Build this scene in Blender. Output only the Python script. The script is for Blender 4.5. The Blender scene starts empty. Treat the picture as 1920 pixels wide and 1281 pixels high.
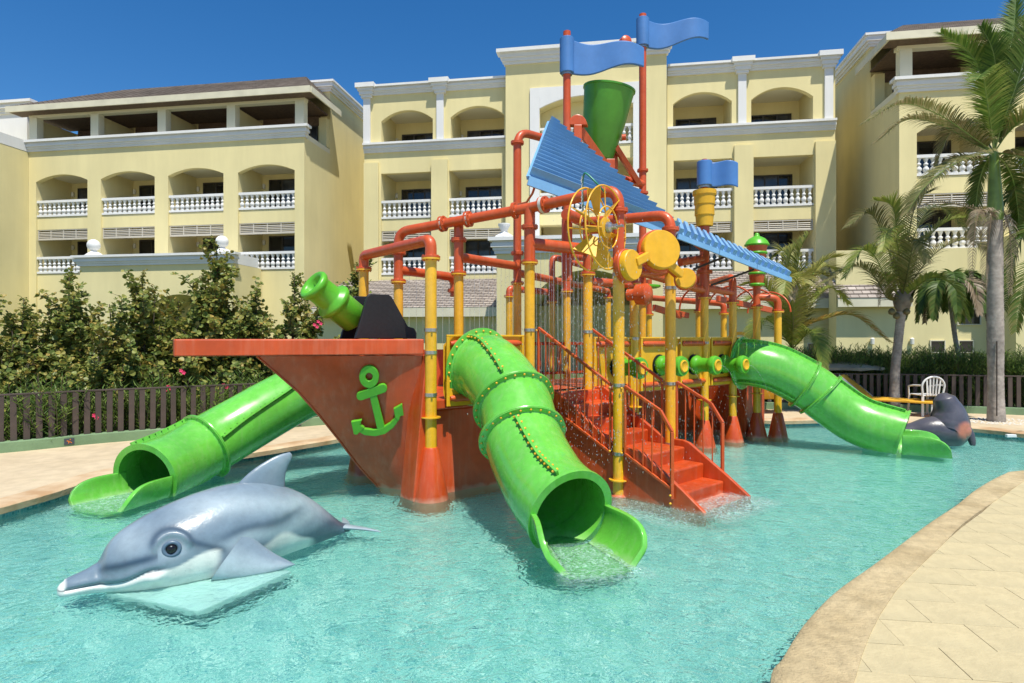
import bpy, bmesh, math, random
from mathutils import Vector, Matrix, noise
R = math.radians
rnd = random.Random(7)
S = bpy.context.scene
COL = S.collection
# ------------------------------------------------------------ camera
F_PX, HOR, EYE = 1150.0, 635.0, 1.7
cam = bpy.data.cameras.new('camera'); camo = bpy.data.objects.new('camera', cam); COL.objects.link(camo)
camo.location = (0, 0, EYE); camo.rotation_euler = (R(90), 0, 0)
cam.sensor_width = 36; cam.lens = F_PX/1920*36
cam.shift_y = (HOR-640.5)/1920
cam.clip_start = 0.05; cam.clip_end = 2000
S.camera = camo
# ------------------------------------------------------------ sky, sun, exposure
to_sun = Vector((0.40, -1.05, 2.45)).normalized()
elev = math.asin(to_sun.z); azim = math.atan2(to_sun.x, to_sun.y)
W = bpy.data.worlds.new('World'); S.world = W; W.use_nodes = True
nt = W.node_tree; nt.nodes.clear()
sky = nt.nodes.new('ShaderNodeTexSky'); sky.sky_type = 'NISHITA'; sky.sun_disc = False
sky.sun_elevation = elev; sky.sun_rotation = azim
sky.air_density = 1.0; sky.dust_density = 0.3; sky.ozone_density = 5.0
hs = nt.nodes.new('ShaderNodeHueSaturation'); hs.inputs['Saturation'].default_value = 1.30
hs.inputs['Hue'].default_value = 0.502
bg = nt.nodes.new('ShaderNodeBackground'); bg.inputs['Strength'].default_value = 0.105
wo = nt.nodes.new('ShaderNodeOutputWorld')
nt.links.new(sky.outputs[0], hs.inputs['Color']); nt.links.new(hs.outputs[0], bg.inputs[0]); nt.links.new(bg.outputs[0], wo.inputs[0])
sl = bpy.data.lights.new('sun', 'SUN'); so = bpy.data.objects.new('sun', sl); COL.objects.link(so)
sl.energy = 4.6; sl.angle = R(0.53); sl.color = (1.0, 0.95, 0.85)
so.rotation_euler = to_sun.to_track_quat('Z', 'Y').to_euler(); so.location = (0, 0, 30)
S.view_settings.view_transform = 'Standard'; S.view_settings.look = 'None'
S.view_settings.exposure = 0.38; S.view_settings.gamma = 1; S.view_settings.use_curve_mapping = False
S.render.engine = 'CYCLES'
S.cycles.max_bounces = 10; S.cycles.transparent_max_bounces = 12
S.cycles.diffuse_bounces = 4

# ------------------------------------------------------------ placing helpers
def P(px, py, d): return Vector(((px-960)/F_PX*d, d, EYE+(HOR-py)/F_PX*d))
def G(px, py, z=0.0):
    d = F_PX*(EYE-z)/(py-HOR); return Vector(((px-960)/F_PX*d, d, z))
# ------------------------------------------------------------ materials
MATS = {}
def mat(name, col, rough=0.5, metal=0.0, bump=0.0, bscale=20, var=0.0, vscale=2.0, var2=0.0, v2scale=30, coat=0.0, spec=0.5, col2=None, objvar=0.0):
    if name in MATS: return MATS[name]
    m = bpy.data.materials.new(name); m.use_nodes = True; MATS[name] = m
    n = m.node_tree; b = n.nodes['Principled BSDF']; L = n.links.new
    b.inputs['Base Color'].default_value = (*col, 1); b.inputs['Roughness'].default_value = rough
    b.inputs['Metallic'].default_value = metal; b.inputs['Coat Weight'].default_value = coat
    b.inputs['Coat Roughness'].default_value = 0.06
    b.inputs['Specular IOR Level'].default_value = spec
    tc = n.nodes.new('ShaderNodeTexCoord')
    cur = None
    if var > 0 or col2:
        nz = n.nodes.new('ShaderNodeTexNoise'); nz.inputs['Scale'].default_value = vscale; nz.inputs['Detail'].default_value = 6
        L(tc.outputs['Object'], nz.inputs['Vector'])
        mx = n.nodes.new('ShaderNodeMix'); mx.data_type = 'RGBA'
        c2 = col2 if col2 else tuple(c*(1-var) for c in col)
        c1 = col if col2 else tuple(min(1, c*(1+var*0.4)) for c in col)
        mx.inputs[6].default_value = (*c1, 1); mx.inputs[7].default_value = (*c2, 1)
        rp = n.nodes.new('ShaderNodeValToRGB'); rp.color_ramp.elements[0].position = .35; rp.color_ramp.elements[1].position = .68
        L(nz.outputs['Fac'], rp.inputs[0]); L(rp.outputs[0], mx.inputs[0]); cur = mx.outputs[2]
    if var2 > 0:
        nz2 = n.nodes.new('ShaderNodeTexNoise'); nz2.inputs['Scale'].default_value = v2scale; nz2.inputs['Detail'].default_value = 4
        L(tc.outputs['Object'], nz2.inputs['Vector'])
        mr = n.nodes.new('ShaderNodeMapRange'); mr.inputs[1].default_value = .3; mr.inputs[2].default_value = .7
        mr.inputs[3].default_value = 1-var2; mr.inputs[4].default_value = 1+var2
        L(nz2.outputs['Fac'], mr.inputs[0])
        hv = n.nodes.new('ShaderNodeHueSaturation'); L(mr.outputs[0], hv.inputs['Value'])
        if cur: L(cur, hv.inputs['Color'])
        else: hv.inputs['Color'].default_value = (*col, 1)
        cur = hv.outputs[0]
    if objvar > 0:
        oi = n.nodes.new('ShaderNodeObjectInfo'); mr = n.nodes.new('ShaderNodeMapRange')
        mr.inputs[3].default_value = 1-objvar; mr.inputs[4].default_value = 1+objvar; L(oi.outputs['Random'], mr.inputs[0])
        hv = n.nodes.new('ShaderNodeHueSaturation'); L(mr.outputs[0], hv.inputs['Value'])
        if cur: L(cur, hv.inputs['Color'])
        else: hv.inputs['Color'].default_value = (*col, 1)
        cur = hv.outputs[0]
    if cur: L(cur, b.inputs['Base Color'])
    if bump > 0:
        nb = n.nodes.new('ShaderNodeTexNoise'); nb.inputs['Scale'].default_value = bscale; nb.inputs['Detail'].default_value = 5
        L(tc.outputs['Object'], nb.inputs['Vector'])
        bp = n.nodes.new('ShaderNodeBump'); bp.inputs['Strength'].default_value = bump; bp.inputs['Distance'].default_value = 0.02
        L(nb.outputs['Fac'], bp.inputs['Height']); L(bp.outputs[0], b.inputs['Normal'])
    return m
# stucco with large soft weathering and faint vertical streaks
def stucco_mat(name, col, streak=0.07):
    m = bpy.data.materials.new(name); m.use_nodes = True; MATS[name] = m
    n = m.node_tree; b = n.nodes['Principled BSDF']; L = n.links.new; b.inputs['Roughness'].default_value = .85
    b.inputs['Specular IOR Level'].default_value = .2
    tc = n.nodes.new('ShaderNodeTexCoord')
    mp = n.nodes.new('ShaderNodeMapping'); mp.inputs['Scale'].default_value = (1.6, 1.6, .22); L(tc.outputs['Object'], mp.inputs[0])
    a = n.nodes.new('ShaderNodeTexNoise'); a.inputs['Scale'].default_value = 1.1; a.inputs['Detail'].default_value = 7; a.inputs['Roughness'].default_value = .62; L(mp.outputs[0], a.inputs['Vector'])
    c = n.nodes.new('ShaderNodeTexNoise'); c.inputs['Scale'].default_value = .35; c.inputs['Detail'].default_value = 3; L(tc.outputs['Object'], c.inputs['Vector'])
    mr = n.nodes.new('ShaderNodeMapRange'); mr.inputs[1].default_value = .3; mr.inputs[2].default_value = .75; mr.inputs[3].default_value = 1.03; mr.inputs[4].default_value = 1-streak; L(a.outputs['Fac'], mr.inputs[0])
    mr2 = n.nodes.new('ShaderNodeMapRange'); mr2.inputs[1].default_value = .35; mr2.inputs[2].default_value = .65; mr2.inputs[3].default_value = 1.03; mr2.inputs[4].default_value = .94; L(c.outputs['Fac'], mr2.inputs[0])
    mu = n.nodes.new('ShaderNodeMath'); mu.operation = 'MULTIPLY'; L(mr.outputs[0], mu.inputs[0]); L(mr2.outputs[0], mu.inputs[1])
    hv = n.nodes.new('ShaderNodeHueSaturation'); hv.inputs['Color'].default_value = (*col, 1); L(mu.outputs[0], hv.inputs['Value']); L(hv.outputs[0], b.inputs['Base Color'])
    nb = n.nodes.new('ShaderNodeTexNoise'); nb.inputs['Scale'].default_value = 28; nb.inputs['Detail'].default_value = 6; L(tc.outputs['Object'], nb.inputs['Vector'])
    bp = n.nodes.new('ShaderNodeBump'); bp.inputs['Strength'].default_value = .25; bp.inputs['Distance'].default_value = .02; L(nb.outputs['Fac'], bp.inputs['Height']); L(bp.outputs[0], b.inputs['Normal'])
    return m
M_WALL = stucco_mat('yellow_stucco', (.74, .65, .345), .07)
M_WHITE = stucco_mat('white_trim', (.74, .74, .72), .06)
M_SOFF = mat('ceiling_plaster', (.70, .66, .50), .9)
M_GLASS = mat('dark_glass', (.012, .013, .016), .08, spec=.6)
M_GLASS2 = mat('curtained_glass', (.05,.055,.065), .12, spec=.6, var=.6, vscale=1.5)
M_DFRAME = mat('dark_frame', (.035, .028, .022), .45)
M_LOUV = mat('louvre_paint', (.52, .48, .40), .6)
M_WOODS = mat('loggia_wood', (.13, .085, .055), .7, var=.3, vscale=8)
M_ORANGE = mat('orange_paint', (.54, .082, .014), .36, coat=.15, var=.13, vscale=2.5, var2=.06, v2scale=25, bump=.03, bscale=14)
M_ORFG = mat('orange_fibreglass', (.54, .068, .010), .36, coat=.15, var=.24, vscale=1.6, var2=.07, v2scale=12, bump=.05, bscale=6)
M_YEL = mat('yellow_paint', (.80, .42, .012), .33, coat=.3, var=.14, vscale=3, var2=.07, v2scale=22, bump=.03, bscale=14)
M_YELP = mat('yellow_plastic', (.74, .40, .012), .42, var=.14, vscale=2.2, var2=.05, v2scale=18, bump=.03, bscale=10)
M_GREEN = mat('green_fibreglass', (.135, .50, .055), .24, coat=.45, var=.16, vscale=1.7, var2=.07, v2scale=16, bump=.04, bscale=5)
M_GREENP = mat('green_plastic', (.10, .42, .022), .36, var=.1, vscale=4, var2=.05, v2scale=30)
M_BLUE = mat('blue_plastic', (.07, .20, .48), .42, var=.12, vscale=2.5, var2=.04, v2scale=20)
M_BLUEM = mat('blue_sheet_metal', (.18, .39, .64), .38, var=.10, vscale=3, var2=.04)
M_BLACK = mat('black_plastic', (.012, .012, .014), .45, bump=.05, bscale=30, var2=.2)
M_STEEL = mat('stainless_steel', (.45, .44, .41), .35, metal=.9)
M_FENCE = mat('fence_brown', (.075, .054, .043), .6, var=.2, vscale=6, objvar=.12)
M_KERB = mat('green_kerb_paint', (.17, .27, .14), .7, var=.25, vscale=2, bump=.2, bscale=25)

# lime scale at the waterline, drips and scuffs on the pool structure's paint
def wear(m, scale_col, hi=.13, amount=.55, streak=.16):
    n = m.node_tree; L = n.links.new; b = n.nodes['Principled BSDF']; src = b.inputs['Base Color'].links[0].from_socket
    tc = n.nodes.new('ShaderNodeTexCoord'); sp = n.nodes.new('ShaderNodeSeparateXYZ'); L(tc.outputs['Object'], sp.inputs[0])
    nz = n.nodes.new('ShaderNodeTexNoise'); nz.inputs['Scale'].default_value = 7; nz.inputs['Detail'].default_value = 6; L(tc.outputs['Object'], nz.inputs['Vector'])
    ad = n.nodes.new('ShaderNodeMath'); ad.operation = 'MULTIPLY_ADD'; ad.inputs[1].default_value = .16; L(nz.outputs['Fac'], ad.inputs[0]); L(sp.outputs[2], ad.inputs[2])
    mr = n.nodes.new('ShaderNodeMapRange'); mr.inputs[1].default_value = hi; mr.inputs[2].default_value = hi*.55; mr.inputs[3].default_value = 0; mr.inputs[4].default_value = amount; L(ad.outputs[0], mr.inputs[0])
    mx = n.nodes.new('ShaderNodeMix'); mx.data_type = 'RGBA'; L(mr.outputs[0], mx.inputs[0]); L(src, mx.inputs[6]); mx.inputs[7].default_value = (*scale_col, 1)
    mp = n.nodes.new('ShaderNodeMapping'); mp.inputs['Scale'].default_value = (16, 16, 1.1); L(tc.outputs['Object'], mp.inputs[0])
    st = n.nodes.new('ShaderNodeTexNoise'); st.inputs['Scale'].default_value = 1; st.inputs['Detail'].default_value = 5; st.inputs['Roughness'].default_value = .65; L(mp.outputs[0], st.inputs['Vector'])
    m2 = n.nodes.new('ShaderNodeMapRange'); m2.inputs[1].default_value = .48; m2.inputs[2].default_value = .72; m2.inputs[3].default_value = 0; m2.inputs[4].default_value = streak; L(st.outputs['Fac'], m2.inputs[0])
    m3 = n.nodes.new('ShaderNodeMix'); m3.data_type = 'RGBA'; L(m2.outputs[0], m3.inputs[0]); L(mx.outputs[2], m3.inputs[6]); m3.inputs[7].default_value = (*scale_col, 1); L(m3.outputs[2], b.inputs['Base Color'])
    rr = n.nodes.new('ShaderNodeMapRange'); rr.inputs[1].default_value = .35; rr.inputs[2].default_value = .65; r0 = b.inputs['Roughness'].default_value; rr.inputs[3].default_value = r0*.8; rr.inputs[4].default_value = r0*1.35; L(nz.outputs['Fac'], rr.inputs[0]); L(rr.outputs[0], b.inputs['Roughness'])
wear(M_ORFG, (.62,.36,.24)); wear(M_GREEN, (.50,.66,.36), amount=.4, streak=.14); wear(M_YEL, (.62,.50,.26), streak=.22); wear(M_ORANGE, (.62,.30,.18), streak=.16); wear(M_YELP, (.66,.50,.22), streak=.08)
# ------------------------------------------------------------ object helpers
def wl(o):
    v = Vector((0, 0, 0))
    while o is not None: v = v + o.location; o = o.parent
    return v
def tag(o, label=None, cat=None, group=None, kind=None):
    if label: o['label'] = label
    if cat: o['category'] = cat
    if group: o['group'] = group
    if kind: o['kind'] = kind
    return o
def thing(name, loc, label, cat, group=None):
    o = bpy.data.objects.new(name, None); COL.objects.link(o); o.location = loc; o.empty_display_size = .2
    return tag(o, label, cat, group)
class MB:
    def __init__(s): s.v = []; s.f = []; s.m = []; s.uv = None
    def add(s, vs, fs, mi=0):
        b = len(s.v); s.v += [Vector(v) for v in vs]; s.f += [tuple(b+i for i in f) for f in fs]; s.m += [mi]*len(fs)
    def hexa(s, c, mi=0):   # 8 corners: bottom 4 ccw, top 4
        s.add(c, [(3,2,1,0),(4,5,6,7),(0,1,5,4),(1,2,6,5),(2,3,7,6),(3,0,4,7)], mi)
    def box(s, a, b, mi=0):
        x0,y0,z0 = a; x1,y1,z1 = b
        s.hexa([(x0,y0,z0),(x1,y0,z0),(x1,y1,z0),(x0,y1,z0),(x0,y0,z1),(x1,y0,z1),(x1,y1,z1),(x0,y1,z1)], mi)
    def bar(s, p, q, w, h, up=Vector((0,0,1)), mi=0):   # rectangular bar p->q
        p = Vector(p); q = Vector(q); d = (q-p).normalized(); a = d.cross(up)
        if a.length < 1e-4: a = d.cross(Vector((1,0,0)))
        a.normalize(); b = a.cross(d).normalized(); a *= w/2; b *= h/2
        s.hexa([p-a-b, p+a-b, q+a-b, q-a-b, p-a+b, p+a+b, q+a+b, q-a+b], mi)
    def tube(s, pts, r, n=16, caps=True, mi=0, closed=False):
        pts = [Vector(p) for p in pts]; N = len(pts)
        rs = r if isinstance(r, (list, tuple)) else [r]*N
        t0 = (pts[1]-pts[0]).normalized(); ref = Vector((0,0,1)) if abs(t0.z) < .9 else Vector((1,0,0))
        a = t0.cross(ref).normalized(); vs = []
        for i, p in enumerate(pts):
            if closed: t = (pts[(i+1) % N]-pts[i-1]).normalized()
            else: t = (pts[min(i+1, N-1)]-pts[max(i-1, 0)]).normalized()
            a = (a - t*a.dot(t)).normalized(); b = t.cross(a)
            for k in range(n):
                th = 2*math.pi*k/n; vs.append(p + (a*math.cos(th)+b*math.sin(th))*rs[i])
        fs = []
        M = N if closed else N-1
        for i in range(M):
            j = (i+1) % N
            for k in range(n):
                k2 = (k+1) % n; fs.append((i*n+k, i*n+k2, j*n+k2, j*n+k))
        if caps and not closed: fs.append(tuple(range(n-1, -1, -1))); fs.append(tuple((N-1)*n+k for k in range(n)))
        s.add(vs, fs, mi)
    def lathe(s, base, axis, prof, n=20, mi=0, caps=True):    # prof: (dist along axis, radius)
        base = Vector(base); ax = Vector(axis).normalized()
        ref = Vector((0,0,1)) if abs(ax.z) < .9 else Vector((1,0,0)); a = ax.cross(ref).normalized(); b = ax.cross(a)
        vs = []; fs = []
        for h, r in prof:
            for k in range(n):
                th = 2*math.pi*k/n; vs.append(base+ax*h+(a*math.cos(th)+b*math.sin(th))*max(r, 1e-4))
        for i in range(len(prof)-1):
            for k in range(n):
                k2 = (k+1) % n; fs.append((i*n+k2, i*n+k, (i+1)*n+k, (i+1)*n+k2))
        if caps: fs.append(tuple(range(n))); fs.append(tuple((len(prof)-1)*n+k for k in range(n-1, -1, -1)))
        s.add(vs, fs, mi)
    def prism(s, loop, off, mi=0):     # planar loop extruded by vector off
        n = len(loop); loop = [Vector(p) for p in loop]; off = Vector(off)
        s.add(loop+[p+off for p in loop], [tuple(range(n-1, -1, -1)), tuple(range(n, 2*n))]+[(i, (i+1) % n, n+(i+1) % n, n+i) for i in range(n)], mi)
    def build(s, name, m, parent=None, smooth=None, bevel=0.0, loc=None, kind=None, sub=0, fixn=True, segs=2):
        off = wl(parent) if parent else Vector((0, 0, 0))
        if loc is not None: off = Vector((0,0,0))
        me = bpy.data.meshes.new(name); me.from_pydata([tuple(v-off) for v in s.v], [], s.f)
        ml = m if isinstance(m, (list, tuple)) else [m]
        for x in ml: me.materials.append(x)
        if len(ml) > 1: me.polygons.foreach_set('material_index', s.m)
        if fixn:
            bm = bmesh.new(); bm.from_mesh(me); bmesh.ops.recalc_face_normals(bm, faces=bm.faces); bm.to_mesh(me); bm.free()
        me.update()
        o = bpy.data.objects.new(name, me); COL.objects.link(o); o.parent = parent
        if loc is not None: o.location = Vector(loc)-(wl(parent) if parent else Vector((0,0,0)))
        if smooth is not None:
            me.polygons.foreach_set('use_smooth', [True]*len(me.polygons))
            me.set_sharp_from_angle(angle=R(smooth))
        if bevel:
            bv = o.modifiers.new('bevel', 'BEVEL'); bv.width = bevel; bv.segments = segs; bv.limit_method = 'ANGLE'; bv.angle_limit = R(40)
        if sub:
            sb = o.modifiers.new('sub', 'SUBSURF'); sb.levels = sub; sb.render_levels = sub
        if kind: o['kind'] = kind
        return o
def copy_at(src, parent, loc=None, rot=None, scale=None):
    o = src.copy(); COL.objects.link(o); o.parent = parent
    if loc is not None: o.location = Vector(loc)-wl(parent)
    if rot is not None: o.rotation_euler = rot
    if scale is not None: o.scale = scale
    return o
def smooth_path(pts, n=8):      # Catmull-Rom
    pts = [Vector(p) for p in pts]; out = []
    q = [pts[0]*2-pts[1]]+pts+[pts[-1]*2-pts[-2]]
    for i in range(1, len(q)-2):
        for k in range(n):
            t = k/n; a, b, c, d = q[i-1], q[i], q[i+1], q[i+2]
            out.append(.5*((2*b)+(c-a)*t+(2*a-5*b+4*c-d)*t*t+(3*b-a-3*c+d)*t**3))
    out.append(pts[-1]); return out
def elbow_path(pts, r=.2, n=7):     # polyline with rounded corners
    pts = [Vector(p) for p in pts]; out = [pts[0]]
    for i in range(1, len(pts)-1):
        a = (pts[i-1]-pts[i]); b = (pts[i+1]-pts[i]); rr = min(r, a.length*.49, b.length*.49)
        s_, e_ = pts[i]+a.normalized()*rr, pts[i]+b.normalized()*rr
        for k in range(n+1):
            t = k/n; out.append(s_*(1-t)**2+pts[i]*2*t*(1-t)+e_*t*t)
    out.append(pts[-1]); return out
# ============================================================ ground, pool, water
pool_px = [(0,950),(100,922),(213,887),(340,866),(473,848),(560,834),(633,822)]
pool = [G(x,y,.1) for x,y in pool_px]
far = [(-2.2,11.0),(-1.2,12.3),(.4,13.6),(2.2,14.0),(3.8,13.1)]
pool += [Vector((x,y,.1)) for x,y in far]
pool += [G(x,y,.1) for x,y in [(1435,788),(1540,787),(1640,790),(1730,795),(1817,802),(1880,808),(1920,813)]]
pool += [Vector((9.6,9.6,.1)), Vector((10.2,8.6,.1)), Vector((9.2,7.95,.1)), Vector((7.6,7.7,.1))]
right_in = [(1920,886),(1885,893),(1840,918),(1800,950),(1750,984),(1690,1030),(1640,1068),(1590,1104),(1555,1135),(1520,1175),(1500,1205),(1480,1240),(1458,1281)]
ri = [G(x,y,.1) for x,y in right_in]
pool += ri
pool += [Vector((1.05,2.3,.1)), Vector((.7,1.7,.1)), Vector((.0,1.15,.1)), Vector((-1.5,.9,.1)), Vector((-3.5,1.2,.1)), Vector((-4.8,2.3,.1)), Vector((-5.2,3.8,.1)), Vector((-5.15,5.0,.1))]
pool = smooth_path(pool+[pool[0]], 4)[:-1]
def sheet_with_hole(outer, hole, z):
    bm = bmesh.new(); es = []
    for loop in (outer, hole):
        vs = [bm.verts.new((p[0], p[1], z)) for p in loop]
        for i in range(len(vs)): es.append(bm.edges.new((vs[i], vs[(i+1) % len(vs)])))
    bmesh.ops.triangle_fill(bm, use_beauty=True, use_dissolve=False, edges=es)
    bmesh.ops.recalc_face_normals(bm, faces=bm.faces)
    for f in bm.faces:
        if f.normal.z < 0: f.normal_flip()
    return bm
def link_bm(name, bm, m, kind=None):
    me = bpy.data.meshes.new(name); bm.to_mesh(me); bm.free(); me.materials.append(m)
    o = bpy.data.objects.new(name, me); COL.objects.link(o)
    if kind: o['kind'] = kind
    return o
# deck material: sandy concrete with stains
def deck_mat():
    m = mat('pool_deck_concrete', (.50, .40, .255), .8, bump=.25, bscale=35, col2=(.56, .455, .30), vscale=1.2, var2=.10, v2scale=7)
    return m
link_bm('pool_deck', sheet_with_hole([(-150,-60),(150,-60),(150,140),(-150,140)], pool, .10), deck_mat(), 'structure')
# mosaic materials
def mosaic(name, cols, size, grout, rough=.25, dist=0.0):
    m = bpy.data.materials.new(name); m.use_nodes = True
    n = m.node_tree; b = n.nodes['Principled BSDF']; L = n.links.new; b.inputs['Roughness'].default_value = rough
    tc = n.nodes.new('ShaderNodeTexCoord'); vec = tc.outputs['Object']
    mp = n.nodes.new('ShaderNodeVectorMath'); mp.operation = 'SCALE'; mp.inputs['Scale'].default_value = 1/size; L(vec, mp.inputs[0])
    vo = n.nodes.new('ShaderNodeTexVoronoi'); vo.distance = 'CHEBYCHEV'; vo.inputs['Randomness'].default_value = .0 if dist == 0 else dist; vo.inputs['Scale'].default_value = 1
    L(mp.outputs[0], vo.inputs['Vector'])
    wn = n.nodes.new('ShaderNodeSeparateColor'); L(vo.outputs['Color'], wn.inputs[0])
    cr = n.nodes.new('ShaderNodeValToRGB'); cr.color_ramp.interpolation = 'CONSTANT'
    e = cr.color_ramp.elements
    for i, (pos, c) in enumerate(cols):
        if i < 2: el = e[i]; el.position = pos
        else: el = e.new(pos)
        el.color = (*c, 1)
    L(wn.outputs[0], cr.inputs[0])
    gr = n.nodes.new('ShaderNodeMath'); gr.operation = 'GREATER_THAN'; gr.inputs[1].default_value = .455; L(vo.outputs['Distance'], gr.inputs[0])
    mx = n.nodes.new('ShaderNodeMix'); mx.data_type = 'RGBA'; L(gr.outputs[0], mx.inputs[0]); L(cr.outputs[0], mx.inputs[6]); mx.inputs[7].default_value = (*grout, 1)
    L(mx.outputs[2], b.inputs['Base Color'])
    return m
M_FLOOR = mosaic('pool_mosaic', [(0,(.20,.44,.42)),(.18,(.36,.60,.55)),(.42,(.50,.71,.65)),(.66,(.62,.80,.73)),(.80,(.12,.34,.40)),(.91,(.92,.93,.84))], .034, (.50,.68,.62), dist=.25)  # mosaic tile colours; white tiles and strong contrast also imitate caustic sparkle
M_BAND = mosaic('waterline_mosaic', [(0,(.06,.20,.22)),(.4,(.10,.28,.30)),(.75,(.16,.36,.34))], .03, (.22,.36,.34))
WZ = 0.0; FZ = -.36
bm = bmesh.new(); fl = bm.faces.new([bm.verts.new((p.x, p.y, FZ)) for p in pool])
bmesh.ops.triangulate(bm, faces=bm.faces); bmesh.ops.recalc_face_normals(bm, faces=bm.faces)
for f in bm.faces:
    if f.normal.z < 0: f.normal_flip()
pf = link_bm('pool_floor', bm, M_FLOOR, 'structure')
mb = MB(); n = len(pool)
for i in range(n):
    a, b = pool[i], pool[(i+1) % n]
    mb.add([(a.x,a.y,FZ),(b.x,b.y,FZ),(b.x,b.y,.10),(a.x,a.y,.10)], [(0,1,2,3)])
mb.build('pool_wall', M_BAND, fixn=False, kind='structure')
# coping: a rounded strip all round the pool
def coping(name, loop_idx_pts, widths, m, z0, z1, label=None):
    pts = loop_idx_pts; N = len(pts); mb = MB(); rows = []
    for i, p in enumerate(pts):
        t = (pts[min(i+1, N-1)]-pts[max(i-1, 0)]); t.z = 0; t.normalize()
        nrm = Vector((-t.y, t.x, 0)); w = widths[i] if isinstance(widths, list) else widths
        rows.append([p.to_2d().to_3d()-nrm*.025+Vector((0,0,z0)), p.to_2d().to_3d()-nrm*.03+Vector((0,0,z1-.02)), p.to_2d().to_3d()-nrm*.01+Vector((0,0,z1-.003)), p.to_2d().to_3d()+nrm*.04+Vector((0,0,z1)),
                     p.to_2d().to_3d()+nrm*w+Vector((0,0,z1)), p.to_2d().to_3d()+nrm*(w+.004)+Vector((0,0,z1-.03))])
    k = len(rows[0]); vs = [v for r in rows for v in r]
    fs = [(i*k+j, i*k+j+1, (i+1)*k+j+1, (i+1)*k+j) for i in range(N-1) for j in range(k-1)]
    mb.add(vs, fs); return mb.build(name, m, smooth=50, kind='structure')
# right coping
M_COP = mat('coping_stone', (.52, .415, .235), .8, bump=.6, bscale=60, col2=(.38, .29, .15), vscale=2.2, var2=.16, v2scale=14)
ri_s = smooth_path([Vector((7.6,7.7,.1))]+ri+[Vector((1.05,2.3,.1)), Vector((.7,1.7,.1)), Vector((.0,1.15,.1))], 6)
right_out = [(1920,906),(1880,934),(1830,968),(1800,992),(1764,1030),(1720,1072),(1682,1112),(1650,1160),(1630,1200),(1615,1240),(1604,1281)]
ro = [G(x,y,.1) for x,y in right_out]
def dist_to(p, poly):
    best = 9
    for i in range(len(poly)-1):
        a, b = poly[i], poly[i+1]; t = max(0, min(1, (p-a).dot(b-a)/(b-a).length_squared)); best = min(best, (p-(a+(b-a)*t)).length)
    return best
wd = [min(.45, dist_to(p, ro)) if 2.7 < p.y < 7.6 else .36 for p in ri_s]
coping('pool_coping', [Vector(p) for p in ri_s], wd, M_COP, .02, .125)
lf = pool[:pool.index(min(pool, key=lambda p: (p-Vector((-1.2,12.3,.1))).length))]
coping('pool_coping', [Vector(p) for p in ([pool[-3],pool[-2],pool[-1]]+lf)], .26, mat('coping_pale', (.60,.47,.30), .8, bump=.3, bscale=30, col2=(.42,.26,.13), vscale=3.1), .03, .112)
fr = [p for p in pool if p.x > 3.0 and p.y > 9.0]
coping('pool_coping', [Vector(p) for p in fr], .26, MATS['coping_pale'], .03, .112)
# paving slabs, laid in an offset bond, each its own stone
M_PAVE = mat('paving_slab', (.51, .425, .24), .75, bump=.25, bscale=45, col2=(.46,.39,.225), vscale=1.6, objvar=.03, var2=.07, v2scale=12)
sub = mat('slab_bedding', (.08, .065, .05), .9)
mb = MB(); ext = [Vector((p.x+.0,p.y,.104)) for p in smooth_path(ri+[Vector((1.05,2.3,.1)),Vector((.7,1.7,.1))], 3)]
# bedding strip under slabs
q = ext+[Vector((.9,.6,.104)),Vector((9.5,.6,.104)),Vector((9.5,7.7,.104))]
bm = bmesh.new(); bm.faces.new([bm.verts.new(p) for p in q]); bmesh.ops.triangulate(bm, faces=bm.faces)
for f in bm.faces: f.normal_update()
bmesh.ops.recalc_face_normals(bm, faces=bm.faces)
for f in bm.faces:
    if f.normal.z < 0: f.normal_flip()
link_bm('paving_bed', bm, sub, 'structure')
pv = thing('paving', (4.5, 3.5, .10), 'sand coloured rectangular slab paving in running bond beyond the right pool coping', 'paving')
pv['kind'] = 'structure'
SL, SW = .435, .298
ang = R(-8.6); ux = Vector((math.cos(ang), math.sin(ang), 0)); uy = Vector((-math.sin(ang), math.cos(ang), 0)); cnt = 0
mbs = MB(); mbs.box((-SL/2+.0012,-SW/2+.0012,0),(SL/2-.0012,SW/2-.0012,.014))
st0 = mbs.build('paving_stone', M_PAVE, pv, bevel=.0015, loc=(4.5,3.5,.106), segs=1); st0.rotation_euler = (0,0,ang)
rot = Matrix.Rotation(ang, 4, 'Z'); whole = 0
def off_line(q_):
    i = min(range(len(ext)), key=lambda j: (ext[j].xy-q_.xy).length_squared)
    t = ext[min(i+1, len(ext)-1)]-ext[max(i-1, 0)]; nrm = Vector((-t.y, t.x, 0)).normalized()
    return (q_-ext[i]).dot(nrm), ext[i], nrm
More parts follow.
